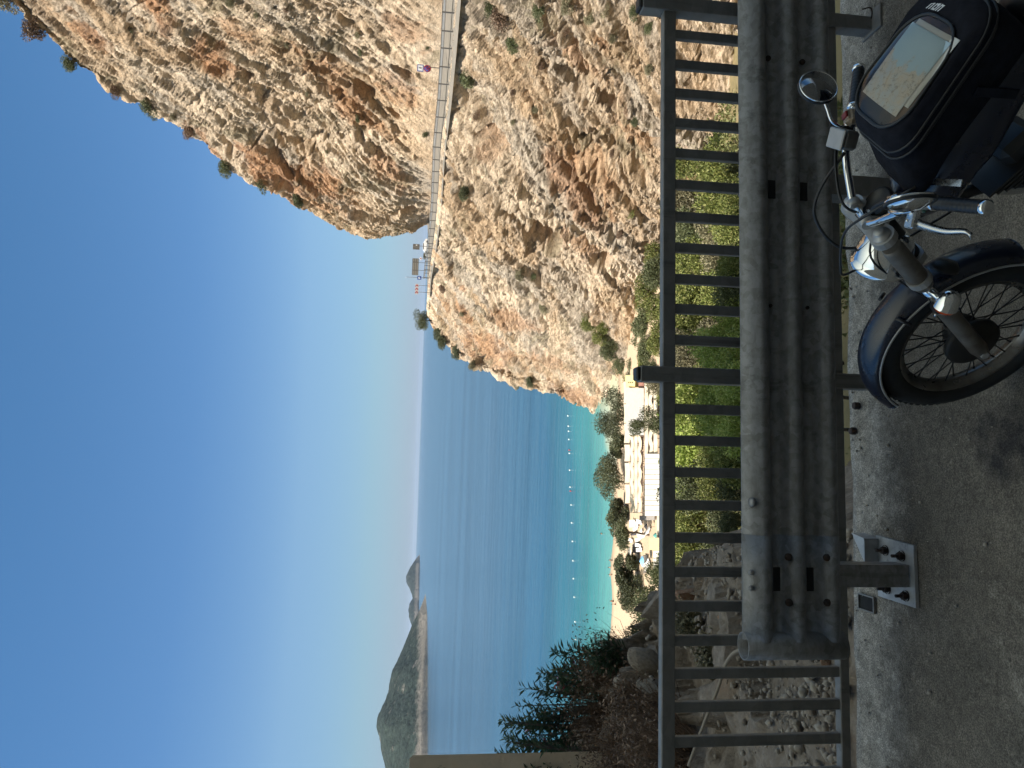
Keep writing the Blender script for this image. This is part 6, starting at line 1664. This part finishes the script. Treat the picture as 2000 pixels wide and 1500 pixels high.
# white panel roof nearest the railing
c = patch(1259.5, 1300, 886, 1008, ZC + .5); ctr = bil(c, .5, .5); t = empty('panel_roof', tuple(ctr)); tag(t, 'flat white panel roof with thin seams, nearest the top rail', 'shelter')
q = MB()
for i in range(12):
    u0, u1 = i / 12 + .0035, (i + 1) / 12 - .0035
    P4 = [bil(c, u, v) - ctr for u, v in ((u0, 0), (u1, 0), (u1, 1), (u0, 1))]; q.add(P4 + [p - np.array((0, 0, .08)) for p in P4], [(0, 3, 2, 1), (4, 5, 6, 7), (0, 1, 5, 4), (1, 2, 6, 5), (2, 3, 7, 6), (3, 0, 4, 7)])
q.build('roof', M_FABW, t); q = MB(); P4 = [bil(c, u, v) - ctr - np.array((0, 0, .1)) for u, v in ((.002, .002), (.998, .002), (.998, .998), (.002, .998))]; q.add(P4 + [p - np.array((0, 0, .1)) for p in P4], [(0, 3, 2, 1), (4, 5, 6, 7), (0, 1, 5, 4), (1, 2, 6, 5), (2, 3, 7, 6), (3, 0, 4, 7)]); q.build('beam_grid', M_STEELD, t)
legs(t, c, (.01, .25, .5, .75, .99), (.02, .98), 0, float(zland(ctr[0], ctr[1])) - .1)
# yellow kiosk and its neighbours
def hut(name, X0, X1, Y0, Y1, zr, wall, roof, lab, cat, drop=0.0, marks=False):
    c = patch(X0, X1, Y0, Y1, zr); ctr = bil(c, .5, .5); zg = float(zland(ctr[0], ctr[1])) - .3; t = empty(name, (ctr[0], ctr[1], zg)); tag(t, lab, cat); o3 = np.array(t.location)
    P4 = [bil(c, u, v) - o3 + np.array((0, 0, (.0 if v < .5 else -drop))) for u, v in ((0, 0), (1, 0), (1, 1), (0, 1))]
    q = MB(); q.add(P4 + [p - np.array((0, 0, .1)) for p in P4], [(0, 3, 2, 1), (4, 5, 6, 7), (0, 1, 5, 4), (1, 2, 6, 5), (2, 3, 7, 6), (3, 0, 4, 7)]); q.build('roof', roof, t)
    I4 = [bil(c, u, v) - o3 + np.array((0, 0, (.0 if v < .5 else -drop) - .1)) for u, v in ((.06, .06), (.94, .06), (.94, .94), (.06, .94))]
    B4 = [np.array((p[0], p[1], 0)) for p in I4]; q = MB(); q.add(B4 + I4, [(0, 1, 5, 4), (1, 2, 6, 5), (2, 3, 7, 6), (3, 0, 4, 7)]); q.build('wall', wall, t)
    a, b_ = I4[3], I4[2]; d_ = b_ - a; q = MB()
    q.add([a + d_ * .25 + (0, -.02, -.7 - 0), a + d_ * .75 + (0, -.02, -.7), a + d_ * .75 + (0, -.02, -1.5), a + d_ * .25 + (0, -.02, -1.5)], [(0, 1, 2, 3)]); q.build('hatch', M_SDARK, t)
    if marks:
        for k_ in range(3):
            u = .42; v = .35 + .2 * k_; q = MB(); p = bil(c, u, v) - o3 + np.array((0, 0, .012)); q.box(p, (.28, .75, .01)); q.build('dark_mark', M_SDARK, t)
    return t
hut('kiosk', 1222, 1240, 733, 757, -37.4, M_YEL, M_YEL, 'yellow kiosk roof with three dark dashes, beside the middle railing post', 'kiosk', 0, True)
hut('beach_hut', 1247, 1259, 733, 757, -37.6, M_WOOD, pmat('reddish_roof', (.30, .14, .10), .8, c2=(.24, .11, .08), sc=2), 'small reddish-brown hut behind the top of the middle railing post', 'hut', .2)
hut('beach_hut', 1268, 1291, 1051, 1074, -38.0, M_YEL, M_YEL, 'pale yellow flat-roofed stall by the top rail, left of the white panel roof', 'hut')
hut('beach_hut', 1276, 1300, 1076, 1116, -37.8, M_FABW, M_FABW, 'white flat-roofed beach building at the left, under the leafy bush', 'hut')
hut('beach_hut', 1249, 1275, 1007, 1016, -39.2, M_RIB, pmat('grey_boards', (.30, .27, .24), .8, c2=(.22, .20, .18), sc=3), 'narrow grey boarded shed by the bent tree trunk', 'shed', .3)
hut('beach_hut', 1283, 1289, 1008, 1050, -38.6, M_FABRIC, M_FABRIC, 'low sandy coloured service strip roof between the white panel roof and the yellow stall', 'hut')
# wooden slatted shelter with dark shade
c = patch(1256, 1264, 1084, 1120, -40.3); ctr = bil(c, .5, .5); t = empty('wooden_shelter', tuple(ctr)); tag(t, 'dark wooden slatted shelter with white loungers under it, at the left of the beach', 'shelter')
q = MB()
for i in range(14):
    u0, u1 = i / 14, (i + .8) / 14; P4 = [bil(c, u, v) - ctr for u, v in ((u0, 0), (u1, 0), (u1, 1), (u0, 1))]; q.add(P4 + [p - np.array((0, 0, .06)) for p in P4], [(0, 3, 2, 1), (4, 5, 6, 7), (0, 1, 5, 4), (1, 2, 6, 5), (2, 3, 7, 6), (3, 0, 4, 7)])
q.build('slatted_roof', M_FARDARK, t); legs(t, c, (.02, .5, .98), (.05, .95), 0, float(zland(ctr[0], ctr[1])) - .1)

# ------------------------------------------------------------------ parasols, loungers
def parasol(X, Y, px, mat, lab, tilt=0.0, h=2.2):
    b_ = beach_pt(X + h * 8.6, Y); r_ = px * np.linalg.norm(b_ - EYE) / FPX / 2
    t = empty('parasol', tuple(b_)); tag(t, lab, 'parasol'); q = MB(); n_ = 10; V = [(0, 0, h + .1)]
    for i in range(n_): a = 2 * pi * i / n_; V.append((r_ * cos(a), r_ * sin(a), h - .45 + .03 * (i % 2)))
    V += [(0, 0, h + .06)] + [(x * .99, y * .99, z - .03) for x, y, z in V[1:n_ + 1]]
    F = [(0, 1 + i, 1 + (i + 1) % n_) for i in range(n_)] + [(n_ + 1, n_ + 2 + (i + 1) % n_, n_ + 2 + i) for i in range(n_)] + [(1 + i, n_ + 2 + i, n_ + 2 + (i + 1) % n_, 1 + (i + 1) % n_) for i in range(n_)]
    q.add(V, F); o = q.build('canopy', mat, t); MB().tube([(0, 0, -.2), (0, 0, h + .12)], .03, 8).build('pole', M_STEELD, t); t.rotation_euler = (tilt, 0, 0); return t
M_STRAW = pmat('straw', (.58, .50, .36), .9, c2=(.45, .37, .25), sc=8)
M_TEAL = pmat('teal_canvas', (.08, .28, .25), .8); M_SKYB = pmat('light_blue_canvas', (.20, .45, .70), .8)
parasol(1211, 1098, 21, M_STRAW, 'beige parasol at the water edge, farthest left near the shoreline')
parasol(1229, 1076, 17, M_FABW, 'white parasol on the open sand behind the row of loungers')
parasol(1254, 1096, 20, M_SKYB, 'light blue and white parasol next to the slatted shelter')
parasol(1281, 1046, 11, M_TEAL, 'teal parasol beside the yellow flat-roofed stall', 0, 2.0)
parasol(1262, 1029, 12, M_SDARK, 'dark folded-looking parasol among the sunbeds below the bent trunk', 0, 1.9)
M_LNG = pmat('white_lounger', (.72, .70, .66), .7); M_LND = pmat('dark_lounger', (.06, .06, .07), .7)
def lounger_parts(mat):
    t = empty('sun_lounger'); f_ = MB(); f_.box((0, -.25, .32), (.62, 1.35, .06)); 
    for x in (-.25, .25):
        for y in (-.85, .35): f_.box((x, y, .145), (.05, .05, .29))
    f_.build('frame', mat, t); q = MB(); q.box((0, .68, .52), (.62, .72, .06), np.array(Matrix.Rotation(.6, 3, 'X'))); q.build('backrest', mat, t); return t
LW, LD = lounger_parts(M_LNG), lounger_parts(M_LND)
first = {id(LW): True, id(LD): True}
rg_ = np.random.default_rng(77)
LNG = [(1246, 1062, 'd', 'dark lounger behind the white parasol, rightmost of the dark ones'), (1246, 1070, 'd', 'dark lounger behind the white parasol, middle of the dark ones'), (1246, 1077, 'd', 'dark lounger behind the white parasol, leftmost of the dark ones'),
       (1240, 1019, 'w', 'pale lounger nearest the bent tree trunk, upper row'), (1240, 1026, 'w', 'pale lounger in the upper row, second from the bent trunk'), (1247, 1022, 'w', 'pale lounger in the second row below the bent trunk'), (1247, 1030, 'w', 'pale lounger in the second row, left of its twin'),
       (1254, 1020, 'w', 'pale lounger by the grey boarded shed'), (1243, 1042, 'd', 'lone dark lounger under the leaning tree crown'), (1255, 1040, 'w', 'pale lounger between the dark and the teal parasols'), (1262, 1044, 'w', 'pale lounger just right of the teal parasol'), (1252, 1052, 'w', 'pale lounger in front of the yellow stall'), (1252, 1066, 'w', 'pale lounger facing the row of dark ones, right one'), (1254, 1074, 'w', 'pale lounger facing the row of dark ones, left one'),
       (1268, 1099, 'w', 'white lounger in the shade of the slatted shelter, right one'), (1270, 1105, 'w', 'white lounger in the shade of the slatted shelter, left one'), (1240, 1092, 'w', 'pale lounger beside the light blue parasol'), (1236, 1056, 'w', 'pale lounger alone on the upper sand'), (1270, 1036, 'w', 'pale lounger by the foot of the second bent trunk')]
for X, Y, c_, lab in LNG:
    src = LW if c_ == 'w' else LD
    if first[id(src)]: o = src; first[id(src)] = False
    else:
        o = src.copy(); COL.objects.link(o)
        for ch in list(src.children): c2 = ch.copy(); COL.objects.link(c2); c2.parent = o
    o.location = tuple(beach_pt(X, Y)); o.rotation_euler = (0, 0, rg_.uniform(-.5, .5) + .4); o.scale = (1.15, 1.15, 1.15)
    tag(o, lab, 'sun lounger', 'sun loungers on the beach')

# ------------------------------------------------------------------ people
M_SKIN = pmat('tanned_skin', (.42, .24, .16), .55); M_HAIR = pmat('dark_hair', (.02, .015, .012), .6)
M_TRK = [pmat('navy_trunks', (.02, .03, .08), .8), pmat('black_swimwear', (.012, .012, .013), .8), pmat('red_swimwear', (.30, .03, .04), .8)]
def person(loc, pose, lab, trunk, rot=0.0, sink=0.0):
    """one skinned body grown from a joint skeleton; hair and swimwear as children"""
    J = {'pel': ((0, 0, .95), .13), 'wai': ((0, .0, 1.10), .125), 'che': ((0, .01, 1.34), .145), 'nec': ((0, 0, 1.50), .06), 'jaw': ((0, -.02, 1.57), .075), 'hea': ((0, -.01, 1.66), .095), 'top': ((0, 0, 1.74), .06)}
    E_ = [('pel', 'wai'), ('wai', 'che'), ('che', 'nec'), ('nec', 'jaw'), ('jaw', 'hea'), ('hea', 'top')]
    for s_, sg in (('l', -1), ('r', 1)):
        st = .07 if pose == 'stand' else .13
        J['hip' + s_] = ((sg * .10, 0, .88), .10); J['kne' + s_] = ((sg * (.11), -st * sg, .48), .062); J['ank' + s_] = ((sg * .12, st * sg * .6, .09), .04); J['toe' + s_] = ((sg * .14, st * sg * .6 - .16, .04), .035)
        J['sho' + s_] = ((sg * .19, 0, 1.43), .065)
        if pose == 'arms': J['elb' + s_] = ((sg * .42, -.05, 1.32), .042); J['wri' + s_] = ((sg * .60, -.18, 1.42), .03); J['han' + s_] = ((sg * .66, -.24, 1.46), .03)
        else: J['elb' + s_] = ((sg * .27, .03, 1.16), .042); J['wri' + s_] = ((sg * .29, -.08, .93), .03); J['han' + s_] = ((sg * .28, -.12, .84), .034)
        E_ += [('pel', 'hip' + s_), ('hip' + s_, 'kne' + s_), ('kne' + s_, 'ank' + s_), ('ank' + s_, 'toe' + s_), ('che', 'sho' + s_), ('sho' + s_, 'elb' + s_), ('elb' + s_, 'wri' + s_), ('wri' + s_, 'han' + s_)]
    ks = list(J); me = bpy.data.meshes.new('skel'); me.from_pydata([J[k_][0] for k_ in ks], [(ks.index(a), ks.index(b_)) for a, b_ in E_], [])
    ob = bpy.data.objects.new('skel', me); COL.objects.link(ob); md = ob.modifiers.new('s', 'SKIN'); md.use_smooth_shade = True
    for v, k_ in zip(me.skin_vertices[0].data, ks): v.radius = (J[k_][1], J[k_][1] * (.75 if k_ in ('che', 'wai', 'pel') else 1)); v.use_root = k_ == 'pel'
    ob.modifiers.new('u', 'SUBSURF').levels = 1
    dg = bpy.context.evaluated_depsgraph_get(); m2 = bpy.data.meshes.new_from_object(ob.evaluated_get(dg)); bpy.data.objects.remove(ob)
    t = empty('person', (loc[0], loc[1], loc[2] - sink)); t.rotation_euler = (0, 0, rot); tag(t, lab, 'person', 'people on the beach and in the water')
    m2.materials.clear(); o = link('body', m2, M_SKIN, t)
    MB().lathe([(0, .11), (.06, .10), (.10, .05), (.108, -.01), (.09, -.07), (.06, -.09)], (0, .018, 1.665), None, 16).build('hair', M_HAIR, t)
    q = MB(); q.lathe([(.17, .12), (.185, .0), (.19, -.08)], (0, 0, .93), np.diag([1, .8, 1.]), 20)
    for sg in (-1, 1): q.lathe([(.115, .02), (.11, -.12)], (sg * .10, 0, .84), None, 14)
    q.build('swimwear', M_TRK[trunk], t); return t
zs = ZSEA
person(beach_pt(1220.5, 1113.5), 'stand', 'person standing on the wet sand beside the beige parasol', 1, .4)
person(beach_pt(1222, 1104.5), 'walk', 'person in red swimwear walking on the sand right of the beige parasol', 2, 1.2)
def wader(X, Y, pose, lab, tr, sink, rot=0.0):
    p = at_z(X, Y, zs); person((p[0], p[1], zs), pose, lab, tr, rot, sink)
wader(1197, 1094, 'arms', 'bather in the shallows, rightmost of the three beyond the beige parasol', 0, .75, .5)
wader(1194, 1108, 'stand', 'bather up to the waist, middle of the three beyond the beige parasol', 1, .95, 2)
wader(1197, 1122, 'arms', 'bather with arms out, leftmost of the three beyond the beige parasol', 1, .72, 3)
wader(1201, 1174, 'stand', 'person in black standing at the water edge on the left, farther out', 1, .55, 1)
wader(1207, 1180, 'stand', 'person in black standing at the water edge on the left, nearer the sand', 1, .25, 2)
wader(1176, 1042, 'stand', 'lone swimmer off the leaning beach tree, only head and shoulders showing', 0, 1.25, 1)

# ------------------------------------------------------------------ swimming-zone buoys
bw = MB(); bw.lathe([(0, -.25), (.22, -.18), (.30, 0), (.24, .2), (.1, .34), (0, .36)], n=14); BM = bw.mesh('buoy'); BM.materials.append(pmat('white_buoy', (.68, .70, .70), .5))
br = MB(); br.lathe([(0, -.25), (.22, -.18), (.30, 0), (.24, .2), (.1, .34), (0, .36)], n=14); BR = br.mesh('buoy'); BR.materials.append(pmat('red_buoy', (.45, .04, .05), .5))
for i, (X, Y, c_) in enumerate([(1109.5, 812, 'w'), (1110.5, 832, 'w'), (1111, 842, 'w'), (1111.5, 858, 'w'), (1112, 879, 'r'), (1112.5, 885, 'w'), (1113, 918, 'w'), (1114, 951, 'w'), (1114.5, 959, 'r'), (1116, 986, 'w'), (1117, 1021, 'w'), (1118.5, 1057, 'w'), (1119.5, 1095, 'w'), (1120.5, 1130, 'w'), (1122, 1166, 'w'), (1123.5, 1214, 'w'), (1125, 1249, 'w'), (1126, 1286, 'w')]):
    p = at_z(X, Y, ZSEA + .05); o = link('buoy', BM if c_ == 'w' else BR); o.location = tuple(p); o.scale = (.85,) * 3
    n_ = ORD[i] if i < 12 else ('thirteenth', 'fourteenth', 'fifteenth', 'sixteenth', 'seventeenth', 'eighteenth')[i - 12]
    tag(o, f'{"white" if c_ == "w" else "red"} buoy of the swimming line, {n_} counting from the headland', 'buoy', 'buoys of the swimming line')
# ------------------------------------------------------------------ the thin sea haze
m = bpy.data.materials.new('haze_air'); m.use_nodes = True; nt = m.node_tree; nt.nodes.clear()
out = nt.nodes.new('ShaderNodeOutputMaterial'); pv = nt.nodes.new('ShaderNodeVolumePrincipled')
pv.inputs['Color'].default_value = (.55, .68, .86, 1); pv.inputs['Density'].default_value = 2.6e-5; pv.inputs['Anisotropy'].default_value = .2
nt.links.new(pv.outputs[0], out.inputs['Volume'])
q = MB(); q.box((0, 29000, 52), (64000, 62600, 224)); o = q.build('haze', m); tag(o, kind='stuff')
scene.cycles.volume_bounces = 0
